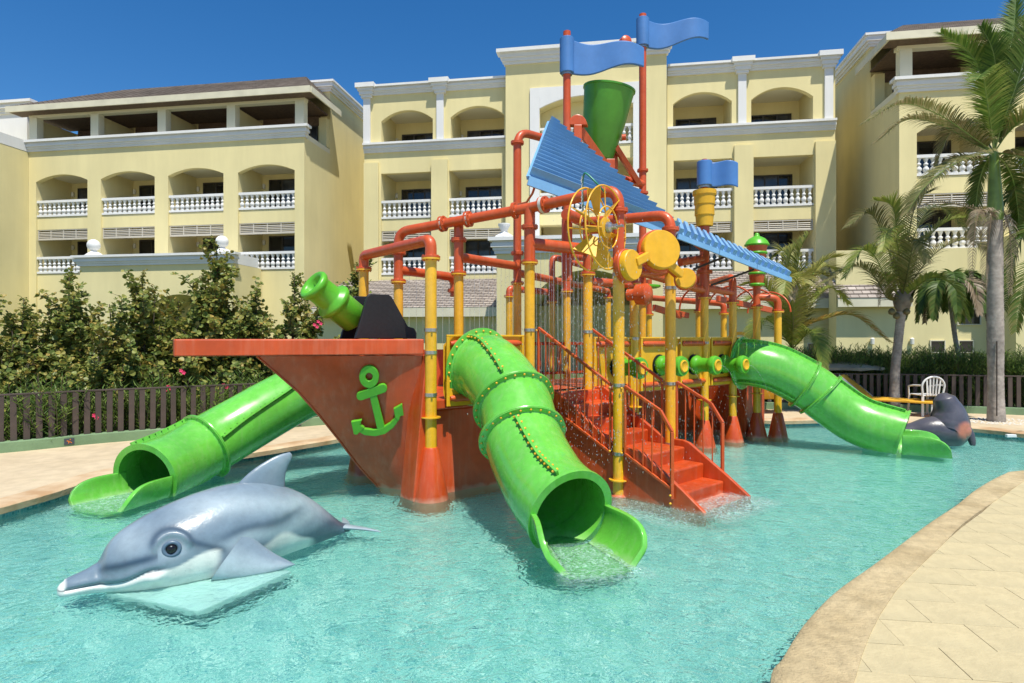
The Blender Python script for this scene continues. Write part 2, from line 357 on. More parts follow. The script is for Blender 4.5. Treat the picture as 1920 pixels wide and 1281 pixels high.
for r_ in range(-3, 30):
    for c_ in range(-8, 22):
        c = Vector((1.77, 1.24, .106)) + uy*(r_*SW) + ux*(c_*SL-(.37*SL*r_))
        c = c+ux*SL*round(.37*r_)
        if not (.9 < c.x < 8.6 and .9 < c.y < 7.5): continue
        ds = [off_line(c+ux*SL*sx+uy*SW*sy)[0] for sx in (-.5,.5) for sy in (-.5,.5)]
        if max(ds) < .22: continue
        if min(ds) > .20:
            c += Vector((0,0,rnd.uniform(-.0012,.0012)))
            if whole: o = copy_at(st0, pv, c)
            else: o = st0; o.location = c-wl(pv)
            whole += 1
        else:       # cut slab at the coping
            dd, e_, nr = off_line(c); bm = bmesh.new(); bm.from_mesh(st0.data); bmesh.ops.transform(bm, matrix=rot, verts=bm.verts)
            r2_ = bmesh.ops.bisect_plane(bm, geom=bm.verts[:]+bm.edges[:]+bm.faces[:], plane_co=e_+nr*.20-c, plane_no=nr, clear_inner=True)
            if bm.verts:
                me = bpy.data.meshes.new('paving_stone'); bm.to_mesh(me); me.materials.clear(); me.materials.append(M_PAVE)
                o = bpy.data.objects.new('paving_stone', me); COL.objects.link(o); o.parent = pv; o.location = c-wl(pv)
            bm.free()
# water
def water_mat():
    m = bpy.data.materials.new('pool_water'); m.use_nodes = True
    n = m.node_tree; n.nodes.clear(); L = n.links.new
    out = n.nodes.new('ShaderNodeOutputMaterial')
    g = n.nodes.new('ShaderNodeBsdfGlass'); g.inputs['IOR'].default_value = 1.33; g.inputs['Roughness'].default_value = 0; g.inputs[0].default_value = (.75,.97,.95,1)
    tc = n.nodes.new('ShaderNodeTexCoord')
    a = n.nodes.new('ShaderNodeTexNoise'); a.inputs['Scale'].default_value = 7.5; a.inputs['Detail'].default_value = 2; a.inputs['Distortion'].default_value = .9
    b = n.nodes.new('ShaderNodeTexNoise'); b.inputs['Scale'].default_value = 19; b.inputs['Detail'].default_value = 1.5; b.inputs['Distortion'].default_value = 1.2
    L(tc.outputs['Object'], a.inputs['Vector']); L(tc.outputs['Object'], b.inputs['Vector'])
    mu = n.nodes.new('ShaderNodeMath'); mu.operation = 'MULTIPLY_ADD'; mu.inputs[1].default_value = .42; L(b.outputs['Fac'], mu.inputs[0]); L(a.outputs['Fac'], mu.inputs[2])
    bp = n.nodes.new('ShaderNodeBump'); bp.inputs['Strength'].default_value = 1.0; bp.inputs['Distance'].default_value = .028; L(mu.outputs[0], bp.inputs['Height'])
    c = n.nodes.new('ShaderNodeTexNoise'); c.inputs['Scale'].default_value = 62; c.inputs['Detail'].default_value = 2; c.inputs['Distortion'].default_value = .6; L(tc.outputs['Object'], c.inputs['Vector'])
    bp2 = n.nodes.new('ShaderNodeBump'); bp2.inputs['Strength'].default_value = 1.0; bp2.inputs['Distance'].default_value = .0015; L(c.outputs['Fac'], bp2.inputs['Height']); L(bp.outputs[0], bp2.inputs['Normal'])
    L(bp2.outputs[0], g.inputs['Normal']); L(g.outputs[0], out.inputs[0]); return m
bm = bmesh.new(); bm.faces.new([bm.verts.new((p.x, p.y, WZ)) for p in pool]); bmesh.ops.triangulate(bm, faces=bm.faces)
for f in bm.faces: f.normal_update()
for f in bm.faces:
    if f.normal.z < 0: f.normal_flip()
pw = link_bm('pool_water', bm, water_mat(), 'structure')
for p_ in pw.data.polygons: p_.use_smooth = True
sl.cycles.is_caustics_light = True; pw.cycles.is_caustics_caster = True; pf.cycles.is_caustics_receiver = True

# ============================================================ hotel
class Fr:      # facade frame: s along the facade (right), t towards the pool, z up
    def __init__(self, o, ang=R(9.1)):
        self.o = Vector((o[0], o[1], 0)); self.u = Vector((math.cos(ang), -math.sin(ang), 0)); self.n = Vector((-math.sin(ang), -math.cos(ang), 0))
    def p(self, s, t, z): return self.o+self.u*s+self.n*t+Vector((0, 0, z))
    def s(self, px, t=0.0):
        k = (px-960)/F_PX; o = self.o+self.n*t; return (k*o.y-o.x)/(self.u.x-k*self.u.y)
    def z(self, px, py, t=0.0): 
        d = (self.o+self.n*t+self.u*self.s(px, t)).y; return EYE+(HOR-py)/F_PX*d
    def box(self, mb, s0, s1, t0, t1, z0, z1, mi=0):
        p = self.p; mb.hexa([p(s0,t1,z0),p(s1,t1,z0),p(s1,t0,z0),p(s0,t0,z0),p(s0,t1,z1),p(s1,t1,z1),p(s1,t0,z1),p(s0,t0,z1)], mi)
    def arch_header(self, mb, s0, s1, t0, t1, zs, za, zt, n=14):
        # wall above an opening, underside a shallow arch
        c = (s0+s1)/2; w = (s1-s0)/2; h = za-zs; rr = (w*w+h*h)/(2*h); pts = []
        for i in range(n+1):
            x = -w+2*w*i/n; pts.append((c+x, za-rr+math.sqrt(rr*rr-x*x)))
        for i in range(n):
            (a, za_), (b, zb_) = pts[i], pts[i+1]; p = self.p
            mb.hexa([p(a,t1,za_),p(b,t1,zb_),p(b,t0,zb_),p(a,t0,za_),p(a,t1,zt),p(b,t1,zt),p(b,t0,zt),p(a,t0,zt)])
    def cornice(self, root, s0, s1, t, z0, z1, proj, name='cornice', m=None, steps=None, endproj=True):
        mb = MB(); H = z1-z0
        for a, b, k in (steps or [(0,.22,.28),(.22,.40,.45),(.40,.62,.7),(.62,.78,.55),(.78,1.0,1.0)]):
            e = proj*k if endproj else 0
            self.box(mb, s0-e, s1+e, t-.2, t+proj*k, z0+a*H+.0015, z0+b*H)
        return mb.build(name, m or M_WHITE, root)
BAL = None
def balustrade(F, root, s0, s1, t, z0, z1):
    global BAL
    mb = MB(); F.box(mb, s0, s1, t-.11, t+.11, z1-.13, z1); F.box(mb, s0, s1, t-.10, t+.10, z0, z0+.10)
    o = mb.build('balustrade', M_WHITE, root)
    h = z1-z0-.23; n = max(3, round((s1-s0)/.285))
    for i in range(n):
        q = F.p(s0+(i+.5)*(s1-s0)/n, t, z0+.10)
        if BAL is None:
            b = MB(); b.lathe((0,0,0), (0,0,1), [(0,.10),(.06,.10),(.08,.06),(.16,.115),(.26,.12),(.36,.06),(.40,.045),(.44,.09),(.50,.09),(.55,.045),(.66,.07),(.72,.095),(.74,.10),(.78,.10)], n=8, caps=False)
            x = b.build('baluster', M_WHITE, o, smooth=50, loc=q); BAL = (x, .78); x.scale = (1,1,h/.78)
        else: copy_at(BAL[0], o, q, scale=(1,1,h/BAL[1]))
    return o
def window(F, root, s0, s1, t, z0, z1, panes=3, name='balcony_door'):
    mb = MB(); w = .07
    F.box(mb, s0, s1, t, t+.06, z1-w, z1); F.box(mb, s0, s1, t, t+.06, z0, z0+w)
    for i in range(panes+1):
        s = s0+(s1-s0-w)*i/panes; F.box(mb, s, s+w, t+.002, t+.062, z0+w, z1-w)
    o = mb.build(name, M_DFRAME, root)
    for i in range(panes):
        b = MB(); a_ = s0+(s1-s0-w)*i/panes+w; e_ = s0+(s1-s0-w)*(i+1)/panes
        F.box(b, a_, e_, t+.015, t+.03, z0+w, z1-w); b.build('pane', M_GLASS2 if rnd.random() < .4 else M_GLASS, o)
def louvre(F, root, s0, s1, t, z0, z1):
    mb = MB(); F.box(mb, s0, s1, t-.02, t+.05, z0, z0+.06); F.box(mb, s0, s1, t-.02, t+.05, z1-.05, z1)
    k = 4
    for i in range(k+1):
        s = s0+(s1-s0-.05)*i/k; F.box(mb, s, s+.05, t-.015, t+.045, z0+.06, z1-.05)
    o = mb.build('louvre_panel', M_LOUV, root); ns = max(4, round((z1-z0-.1)/.10))
    for i in range(ns):
        z = z0+.07+(z1-z0-.15)*i/ns; b = MB(); p = F.p
        b.hexa([p(s0,t+.04,z),p(s1,t+.04,z),p(s1,t+.02,z+.015),p(s0,t+.02,z+.015),p(s0,t-.01,z+.06),p(s1,t-.01,z+.06),p(s1,t-.03,z+.07),p(s0,t-.03,z+.07)])
        b.build('slat', M_LOUV, o)
def wall_lamp(F, root, s, t, z):
    mb = MB(); mb.lathe(F.p(s,t+.10,z-.15), (0,0,1), [(0,.03),(.03,.08),(.25,.085),(.30,.03)], n=10); F.box(mb, s-.03, s+.03, t, t+.08, z-.03, z+.05)
    mb.build('wall_lamp', mat('lamp_white', (.7,.68,.6), .5), root, smooth=40)
def bay_interior(F, root, s0, s1, t0, dep, floors, door_h=2.1, door_w=.74):
    # floors: list of (floor z, ceiling z); room behind the opening
    mb = MB()
    F.box(mb, s0-.12, s1+.12, t0-dep-.2, t0-dep, floors[-1][0]-.3, floors[0][1]+.3)
    mb.build('balcony_back_wall', M_WALL, root)
    mb = MB()
    zs_ = [(zf-.28, zf) for zf, zc in floors]+[(floors[0][1], floors[0][1]+.25)]
    for za_, zb_ in zs_:
        mb = MB(); F.box(mb, s0-.10, s1+.10, t0-dep+.002, t0-.302, za_, zb_); mb.build('balcony_slab', M_SOFF, root)
    zlo = floors[-1][0]-.3; zhi = floors[0][1]+.2
    for x0_, x1_ in ((s0-.14, s0-.004), (s1+.004, s1+.14)):
        mb = MB(); F.box(mb, x0_, x1_, t0-dep+.004, t0-.304, zlo, zhi); mb.build('dividing_wall', M_WALL, root)
    for zf, zc in floors:
        w = (s1-s0)*door_w; c = (s0+s1)/2
        window(F, root, c-w/2, c+w/2, t0-dep, zf+.02, zf+door_h, 3)
        wall_lamp(F, root, c-w/2-.28, t0-dep, zf+1.75)

def shingle_mat():
    m = bpy.data.materials.new('roof_shingles'); m.use_nodes = True
    n = m.node_tree; b = n.nodes['Principled BSDF']; L = n.links.new; b.inputs['Roughness'].default_value = .9
    uv = n.nodes.new('ShaderNodeUVMap')
    br = n.nodes.new('ShaderNodeTexBrick'); br.inputs['Color1'].default_value = (.30,.255,.22,1); br.inputs['Color2'].default_value = (.45,.39,.34,1); br.inputs['Mortar'].default_value = (.15,.12,.10,1)
    br.inputs['Scale'].default_value = 1; br.inputs['Mortar Size'].default_value = .02; br.inputs['Brick Width'].default_value = .33; br.inputs['Row Height'].default_value = .16
    L(uv.outputs[0], br.inputs['Vector'])
    nz = n.nodes.new('ShaderNodeTexNoise'); nz.inputs['Scale'].default_value = 3; nz.inputs['Detail'].default_value = 6
    mr = n.nodes.new('ShaderNodeMapRange'); mr.inputs[3].default_value = .7; mr.inputs[4].default_value = 1.3; L(nz.outputs['Fac'], mr.inputs[0])
    hv = n.nodes.new('ShaderNodeHueSaturation'); L(br.outputs[0], hv.inputs['Color']); L(mr.outputs[0], hv.inputs['Value']); L(hv.outputs[0], b.inputs['Base Color'])
    bp = n.nodes.new('ShaderNodeBump'); bp.inputs['Strength'].default_value = .6; bp.inputs['Distance'].default_value = .03; L(br.outputs['Fac'], bp.inputs['Height']); bp.invert = True; L(bp.outputs[0], b.inputs['Normal'])
    return m
M_SHING = shingle_mat()
def roof_faces(name, root, quads, thick=.06):
    # each quad: eave a, eave b, ridge c, ridge d ; courses of shingles built as stepped rows
    vs = []; fs = []; uvs = []
    for q in quads:
        a, b, c, d = [Vector(x) for x in q]
        L_ = max((d-a).length, (c-b).length); rows = max(4, int(L_/.22)); nrm = (b-a).cross(d-a).normalized()
        if nrm.z < 0: nrm = -nrm
        for r_ in range(rows):
            f0, f1 = r_/rows, (r_+1)/rows
            p0, p1 = a.lerp(d, f0), b.lerp(c, f0); p2, p3 = b.lerp(c, f1), a.lerp(d, f1)
            i = len(vs); vs += [p0+nrm*.03, p1+nrm*.03, p2, p3, p0, p1]; fs += [(i,i+1,i+2,i+3),(i+4,i+5,i+1,i)]
            u0 = (p0-a).dot((b-a).normalized()); u1 = (p1-a).dot((b-a).normalized()); v0, v1 = f0*rows*.16, f1*rows*.16
            uvs += [(u0,v0),(u1,v0),(u1,v1-.002),(u0,v1-.002),(u0,v0+.06),(u1,v0+.06),(u1,v0+.09),(u0,v0+.09)]
    off = wl(root); me = bpy.data.meshes.new(name); me.from_pydata([tuple(v-off) for v in vs], [], fs); ul = me.uv_layers.new()
    for i, uv in enumerate(uvs): ul.data[i].uv = uv
    me.materials.append(M_SHING); o = bpy.data.objects.new(name, me); COL.objects.link(o); o.parent = root; return o

def hotel_wing(F, root, cols, sL, sR, side, zs, lower=True):
    """cols: list of (s0,s1) openings. sL..sR facade extents; side=+1: visible end wall at sR, -1: at sL"""
    z_low, f2, r2, lv0, lv1, f3, r3, spr, apx, mc0, mc1, eave = zs
    edges = [sL]+[e for c in cols for e in c]+[sR]
    mb = MB()
    for i in range(0, len(edges), 2): F.box(mb, edges[i], edges[i+1], -.30, 0, -.3, mc0)
    for s0, s1 in cols:
        F.arch_header(mb, s0, s1, -.30, 0, spr, apx, mc0)
        F.box(mb, s0, s1, -.30, -.10, lv1, f3-.02); F.box(mb, s0, s1, -.30, -.10, -.3, f2-.02)
    mb.build('front_wall', M_WALL, root)
    for s0, s1 in cols:
        balustrade(F, root, s0, s1, -.16, f3, r3); balustrade(F, root, s0, s1, -.16, f2, r2)
        louvre(F, root, s0+.02, s1-.02, -.16, lv0, lv1)
        bay_interior(F, root, s0, s1, 0, 2.3, [(f3, apx+.12), (f2, f3-.28)])
    # end wall, running back
    mb = MB()
    if side > 0: F.box(mb, sR-.3, sR-.002, -16, -.304, -.3, mc0+.0); F.box(mb, sR-.3, sR-.002, -16, -2.9, mc0, 16.0-.55)
    else: F.box(mb, sL+.002, sL+.3, -16, -.304, -.3, mc0+.0); F.box(mb, sL+.002, sL+.3, -16, -2.9, mc0, 16.0-.55)
    F.box(mb, sL+.31, sR-.31, -3.3, -2.902, mc1, 16.0-.55)
    mb.build('end_wall', M_WALL, root)
    e = sR if side > 0 else sL
    # parapet cornice on end wall and across
    mb = MB()
    for k, (a, b, pr) in enumerate([(0,.2,.10),(.2,.4,.18),(.4,.8,.28),(.8,1,.36)]):
        z0, z1 = 15.45+.55*a+.001, 15.45+.55*b
        if side > 0: F.box(mb, e-.32, e+pr, -16, -2.9+pr, z0, z1)
        else: F.box(mb, e-pr, e+.32, -16, -2.9+pr, z0, z1)
        F.box(mb, (sL+.32) if side > 0 else e+.32, (e-.32) if side > 0 else sR, -3.3, -2.9+pr, z0, z1)
    mb.build('parapet_cornice', M_WHITE, root)
    # top-floor loggia
    zc = eave-.42
    mb = MB(); F.box(mb, sL, sR-.002, -2.9, -.30, mc0, mc0+.25); mb.build('loggia_floor', M_SOFF, root)
    F.cornice(root, sL, sR, 0, mc0, mc1, .30)
    mb = MB(); cs = []
    mids = [(cols[i][1]+cols[i+1][0])/2 for i in range(len(cols)-1)]
    if side > 0: cs = [sL+.25]+mids+[sR-.28]
    else: cs = [sL+.28]+mids+[sR-.25]
    for c in cs:
        b = MB(); F.box(b, c-.24, c+.24, -.42, -.02, mc1, zc); b.build('column', mat('cream_column', (.72,.68,.50), .8), root)
    b = MB()
    for c in mids: F.box(b, c-.08, c+.08, -2.88, -.43, mc1, zc)
    # rear column on the end
    if side > 0: F.box(b, sR-.45, sR-.02, -2.90, -2.5, mc1-.3, zc)
    else: F.box(b, sL+.02, sL+.45, -2.90, -2.5, mc1-.3, zc)
    F.box(b, sL+.31, sR-.31, -2.895, -2.75, mc1, zc)
    F.box(b, sL+.02, sL+.3, -2.89, -.44, mc1, zc) if side > 0 else F.box(b, sR-.3, sR-.02, -2.89, -.44, mc1, zc)
    b.build('loggia_partition', M_WALL, root)
    b = MB(); F.box(b, sL-.1, sR-.05, -2.74, .25, zc+.17, zc+.25); b.build('loggia_ceiling', M_WOODS, root)
    b = MB(); F.box(b, sL-.05, sR-.0, -.40, -.04, zc, zc+.165); b.build('lintel', mat('cream_column', (0,0,0)), root)
    for i in range(len(cs)-1):
        w0, w1 = cs[i]+.6, cs[i+1]-.35; window(F, root, w0, w1, -2.75, mc1-.3, mc1+.95, 3)
        bb = MB(); F.box(bb, cs[i]+.2, cs[i+1]-.2, -2.74, -2.70, zc-.35, zc+.15); bb.build('wood_valance', M_WOODS, root)
    # roof
    oh = .65; zr = 16.35; ze = eave
    if side > 0:
        A, B = F.p(sL-oh*1.2, oh, ze), F.p(sR+oh, oh, ze); C_, D = F.p(sR-1.4, -2.86, zr), F.p(sL+3.5, -2.86, zr)
        E = F.p(sR+oh, -2.86, ze)
        quads = [(A,B,C_,D),(B,E,C_,C_), (F.p(sL-oh*1.2,-2.86,ze), A, D, D)]
    else:
        A, B = F.p(sL-oh, oh, ze), F.p(sR+oh, oh, ze); C_, D = F.p(sR-1, -2.86, zr), F.p(sL+1.4, -2.86, zr)
        E = F.p(sL-oh, -2.86, ze)
        quads = [(A,B,C_,D),(E,A,D,D)]
    roof_faces('roof', root, quads)
    b = MB(); fh = .30
    F.box(b, (sL-oh*1.2), sR+oh, oh-.05, oh+.02, ze-fh, ze+.02)
    if side > 0: F.box(b, sR+oh-.02, sR+oh+.05, -2.86, oh-.052, ze-fh, ze+.018)
    else: F.box(b, sL-oh-.05, sL-oh+.02, -2.86, oh-.052, ze-fh, ze+.018)
    b.build('fascia', mat('fascia_cream', (.66,.62,.46), .7, var=.12, vscale=1.5), root)
    b = MB(); F.box(b, sL-oh, sR+oh-.03, -.2, oh-.06, ze-fh+.02, ze-fh+.05); b.build('soffit', M_WOODS, root)

FL = Fr((-10.6, 31.3))
# zs: z_low,f2,r2,lv0,lv1,f3,r3,spr,apx,mc0,mc1,eave
ZW = (0, 5.28, 6.20, 7.12, 7.70, 8.40, 9.30, 10.32, 10.68, 11.98, 12.58, 14.30)
left = thing('hotel_wing', FL.p(-7, 0, 0), 'yellow hotel wing at the left with shingled hip roof and four arched balcony bays', 'building')
lcols = [(FL.s(67.4), FL.s(164)), (FL.s(189), FL.s(290)), (FL.s(315), FL.s(419)), (FL.s(446), FL.s(552.5))]
sL = FL.s(54)
hotel_wing(FL, left, lcols, sL, 0, 1, ZW)
# side block coming forward at far left
b = MB(); FL.box(b, sL-6, sL-.01, -2, 1.9, -.3, 11.98); b.build('side_wall', M_WALL, left)
FL.cornice(left, sL-6, sL-.3, 1.9, 11.98, 12.58, .3)
b = MB(); FL.box(b, sL-.3, sL+.0, -.1, 1.9, 12.0, 12.58); FL.box(b, sL-6, sL-1.2, -2.2, -1.0, 12.6, 15.3); b.build('parapet', M_WHITE, left)
FL.cornice(left, sL-6, sL-1.0, -1.0, 14.6, 15.3, .3)
# projecting entrance block with parapet and ball finials
t1 = 2.4; sa_, sb_ = FL.s(150, t1), FL.s(437, t1)
b = MB(); zc0, zc1 = 5.30, 5.82
am0, am1 = FL.s(262, t1), FL.s(432, t1)-.6
FL.box(b, sa_, am0, .01, t1, -.3, zc0); FL.box(b, am1, sb_, .01, t1, -.3, zc0)
FL.arch_header(b, am0, am1, .01, t1, 2.7, 3.85, zc0)
b.build('entrance_block', M_WALL, left)
FL.cornice(left, sa_, sb_, t1, zc0, zc1, .28)
b = MB(); FL.box(b, sa_, sb_, .3, t1-.2, zc0+.01, zc1-.02); b.build('block_top', M_WHITE, left)
for px in (174, 415):
    s = FL.s(px, t1-.3); q = FL.p(s, t1-.35, zc1)
    b = MB(); b.lathe(q, (0,0,1), [(0,.52),(.06,.52),(.18,.34),(.26,.18),(.32,.13)], n=4); FL_ = b.build('finial_base', M_WHITE, left)
    b = MB(); b.lathe(q+Vector((0,0,.28)), (0,0,1), [(.30-.30*math.cos(a*math.pi/10), .30*math.sin(a*math.pi/10)) for a in range(11)], n=20, caps=False); b.build('ball', M_WHITE, FL_, smooth=60)

# ---- central block
FC = Fr((-8.03, 33.35)); mid = thing('hotel_block', FC.p(12, 0, 0), 'central pale yellow hotel block with a taller middle tower, white cornices and white pilasters', 'building')
f3, r3, f2, r2 = 8.18, 9.16, 5.15, 6.06
def central_part(s_lo, s_hi, top, low, pil, strips):
    mb = MB()
    ed = [s_lo]+[e for c in top for e in c]+[s_hi]
    for i in range(0, len(ed), 2): FC.box(mb, ed[i], ed[i+1], -.30, 0, 11.75, 14.85)
    for s0, s1 in top: FC.arch_header(mb, s0, s1, -.30, 0, 13.45, 13.98, 14.85); FC.box(mb, s0, s1, -.30, -.01, 11.75, 12.22)
    ed = [s_lo]+[e for c in low for e in c]+[s_hi]
    for i in range(0, len(ed), 2): FC.box(mb, ed[i], ed[i+1], -.30, 0, -.3, 11.748)
    for s0, s1 in low:
        FC.box(mb, s0, s1, -.30, 0, 10.62, 11.748); FC.box(mb, s0, s1, -.30, -.08, 7.52, f3-.02); FC.box(mb, s0, s1, -.30, -.08, -.3, f2-.02)
    mb.build('front_wall', M_WALL, mid)
    for s0, s1 in low:
        balustrade(FC, mid, s0, s1, -.14, f3, r3); balustrade(FC, mid, s0, s1, -.14, f2, r2); louvre(FC, mid, s0+.02, s1-.02, -.14, 6.98, 7.5)
    for (s0, s1), (a, b_) in zip(low, top):
        bay_interior(FC, mid, s0, s1, 0, 2.3, [(f3, 10.75), (f2, f3-.28)])
        bay_interior(FC, mid, a, b_, 0, 2.3, [(11.35, 14.1)])
    for a, b_ in strips:
        m_ = MB(); FC.box(m_, a, b_, 0, .16, -.3, 11.2); m_.build('pilaster_strip', M_WALL, mid)
    FC.cornice(mid, s_lo, s_hi, 0, 11.75, 12.25, .28, endproj=False)
    FC.cornice(mid, s_lo, s_hi, 0, 14.85, 15.35, .32, endproj=False)
    for c in pil:
        m_ = MB(); FC.box(m_, c-.19, c+.19, 0, .13, 12.255, 14.9); m_.build('white_pilaster', M_WHITE, mid)
        m_ = MB()
        for k, (z0, z1, e) in enumerate([(14.72,14.86,.10),(14.862,15.05,.17),(15.052,15.2,.24),(15.202,15.44,.34)]): FC.box(m_, c-.19-e, c+.19+e, -.1, .13+e, z0, z1)
        m_.build('capital', M_WHITE, mid)
s = FC.s
central_part(0, s(950), [(s(715),s(811.5)),(s(845),s(947)-.05)], [(s(714.6),s(809)),(s(842),s(941))], [s(689), s(826)], [(s(684),s(711)),(s(810),s(840.5))])
central_part(s(1251), s(1566), [(s(1262),s(1372)),(s(1408.5),s(1524.5))], [(s(1263),s(1374)),(s(1412.7),s(1526))], [s(1391), s(1553)], [(s(1376),s(1411.5)),(s(1527.5),s(1566)-.01)])
# end returns and roof deck
mb = MB(); FC.box(mb, .004, .3, -5.5, -.304, -.3, 15.2); e = s(1566); FC.box(mb, e-.3, e-.004, -3.5, -.304, -.3, 15.2); FC.box(mb, -8, e+6, -6.2, -5.6, -.3, 14.2)
FC.box(mb, e+.02, e+1.6, -5.5, -4.9, -.3, 13.9)
mb.build('rear_wall', M_WALL, mid)
FC.cornice(mid, e+.02, e+1.4, -4.9, 13.5, 14.2, .3)
# tower
T0, T1, tt = s(948, .45), s(1250, .45), .45
o0, o1 = FC.s(1012, tt), FC.s(1187, tt)
mb = MB(); FC.box(mb, T0, o0, -.3, tt, -.3, 15.8); FC.box(mb, o1, T1, -.3, tt, -.3, 15.8); FC.arch_header(mb, o0, o1, -.3, tt, 13.45, 14.0, 15.8)
FC.box(mb, o0, o1, -.3, tt-.15, 10.8, 11.5); FC.box(mb, o0, o1, -.3, tt-.15, 7.52, 8.16); FC.box(mb, o0, o1, -.3, tt-.15, -.3, 5.12)
FC.box(mb, T0+.01, T1-.01, -4, -.31, 11, 15.7)
mb.build('tower_wall', M_WALL, mid)
FC.cornice(mid, T0, T1, tt, 15.8, 16.5, .42, steps=[(0,.2,.2),(.2,.45,.4),(.45,.75,.62),(.75,1,1)])
mb = MB(); a0, a1 = FC.s(994, tt), FC.s(1199, tt); FC.box(mb, a0, o0-.005, tt, tt+.10, 5, 13.45); FC.box(mb, o1+.005, a1, tt, tt+.10, 5, 13.45)
FC.box(mb, a0, a1, tt, tt+.10, 14.0, 14.5); FC.arch_header(mb, o0, o1, tt, tt+.10, 13.45, 13.99, 14.0)
FC.box(mb, a0, o0-.004, tt, tt+.10, 13.452, 13.998); FC.box(mb, o1+.004, a1, tt, tt+.10, 13.452, 13.998)
mb.build('white_surround', M_WHITE, mid)
for f_, r_ in ((11.52, 12.5), (f3, r3), (f2, r2)): balustrade(FC, mid, o0, o1, tt-.2, f_, r_)
mb = MB(); FC.box(mb, o0-.1, o1+.1, -2.4, -2.2, 4.8, 14.4); mb.build('balcony_back_wall', M_WALL, mid)
for f_ in (11.52, f3, f2): window(FC, mid, o0+.5, o1-.5, -2.2, f_+.02, f_+2.15, 4)
for f_ in (14.05, 11.25, 7.95, 4.9):
    mb = MB(); FC.box(mb, o0-.05, o1+.05, -2.18, -.31, f_, f_+.22); mb.build('balcony_slab', M_SOFF, mid)
# portico with pillar and cornice in front of the tower
tp = 5.6; p0, p1 = FC.s(931, tp), FC.s(1243, tp)
ar0, ar1 = FC.s(992, tp), FC.s(1215, tp)
mb = MB(); FC.box(mb, p0, ar0, .2, tp, -.3, 5.35); FC.box(mb, ar1, p1, .2, tp, -.3, 5.35); FC.arch_header(mb, ar0, ar1, .2, tp, 3.3, 4.6, 5.35)
FC.box(mb, ar0, ar1, .2, 2.2, -.3, 3.28)
mb.build('portico', M_WALL, mid)
FC.cornice(mid, p0, p1, tp, 5.35, 6.05, .32)
mb = MB(); FC.box(mb, p0, p1, .21, tp-.2, 5.36, 6.0); mb.build('portico_top', M_WHITE, mid)
for px in (945, 1268-35):
    q = FC.p(FC.s(px, tp-.3), tp-.35, 6.05)
    b = MB(); b.lathe(q, (0,0,1), [(0,.46),(.06,.46),(.17,.34),(.25,.2),(.32,.15)], n=4); fb = b.build('finial_base', M_WHITE, mid)
    b = MB(); b.lathe(q+Vector((0,0,.30)), (0,0,1), [(0,.13),(.10,.16),(.30,.27),(.36,.26),(.38,.02)], n=20, caps=False); b.build('urn', M_WHITE, fb, smooth=60)
# low roofs
def low_roof(sa, sb, tE, zE, zT, t0=0.02):
    roof_faces('low_roof', mid, [(FC.p(sa,tE,zE), FC.p(sb,tE,zE), FC.p(sb,t0,zT), FC.p(sa,t0,zT))])
    m_ = MB(); FC.box(m_, sa, sb, tE-.06, tE, zE-.42, zE+.01); m_.build('fascia', MATS['fascia_cream'], mid)
    m_ = MB(); FC.box(m_, sa+.02, sb-.02, .3, tE-.5, -.3, zE-.1); m_.build('low_wall', M_WALL, mid)
    m_ = MB(); FC.box(m_, sa+.01, sb-.01, tE-.49, tE-.061, zE-.42, zE-.38); m_.build('soffit', M_SOFF, mid)
low_roof(FC.s(583, 3.8), p0-.01, 3.8, 3.15, 4.85)
low_roof(p1+.01, FC.s(1568, 3.2), 3.2, 3.45, 5.05)
# ---- right wing
FR_ = Fr((16.48, 26.1)); right = thing('hotel_wing', FR_.p(6, 0, 0), 'pale yellow hotel wing on the right, partly hidden behind the tall palm', 'building')
rc = [(FR_.s(1719), FR_.s(1857)), (FR_.s(1903), FR_.s(2060)), (FR_.s(2100), FR_.s(2260))]
hotel_wing(FR_, right, rc, 0, rc[-1][1]+1.0, -1, (0, 5.45, 6.38, 7.25, 7.85, 8.60, 9.50, 10.4, 10.85, 12.15, 12.75, 14.45))
fr_ = FR_
# projecting ground-floor blocks
def small_window(F, root, px, py, t, w=.5, h=.45):
    sx = F.s(px, t); z = F.z(px, py, t); mb = MB(); k = .035
    F.box(mb, sx-w/2-k, sx-w/2, t, t+.07, z-h/2-k, z+h/2+k); F.box(mb, sx+w/2, sx+w/2+.035, t, t+.07, z-h/2-k, z+h/2+k)
    F.box(mb, sx-w/2, sx+w/2, t, t+.07, z+h/2, z+h/2+k); F.box(mb, sx-w/2, sx+w/2, t, t+.07, z-h/2-k, z-h/2)
    o = mb.build('window_frame', MATS['fascia_cream'], root)
    b = MB(); F.box(b, sx-w/2, sx+w/2, t+.005, t+.02, z-h/2, z+h/2); b.build('pane', M_GLASS, o)
tr = .9; mb = MB(); b0, b1 = FR_.s(1568, tr), FR_.s(1868, tr)
FR_.box(mb, b0, b1-.2, .01, tr, -.3, 5.38); FR_.box(mb, 4.9, 5.2, .01, .35, -.3, 12.1)
mb.build('ground_floor_block', M_WALL, right)
roof_faces('low_roof', right, [(FR_.p(b0-.1,tr+.5,3.35), FR_.p(FR_.s(1700,tr),tr+.5,3.35), FR_.p(FR_.s(1700,tr),.02,4.9), FR_.p(b0-.1,.02,4.9))])
mb = MB(); FR_.box(mb, b0-.1, FR_.s(1700,tr), tr+.44, tr+.5, 3.0, 3.36); mb.build('fascia', MATS['fascia_cream'], right)
for px, py in ((1757,650),(1810,650)): small_window(FR_, right, px, py, tr)
small_window(FR_, right, 1816, 594, tr, .8, .6)
for px in (1634, 1708): wall_lamp(FR_, right, FR_.s(px,tr), tr, FR_.z(px,640,tr))
small_window(FC, mid, 1527, 654, 2.7, .55, .45)
wall_lamp(FC, mid, FC.s(1575,2.7), 2.7, 1.6)
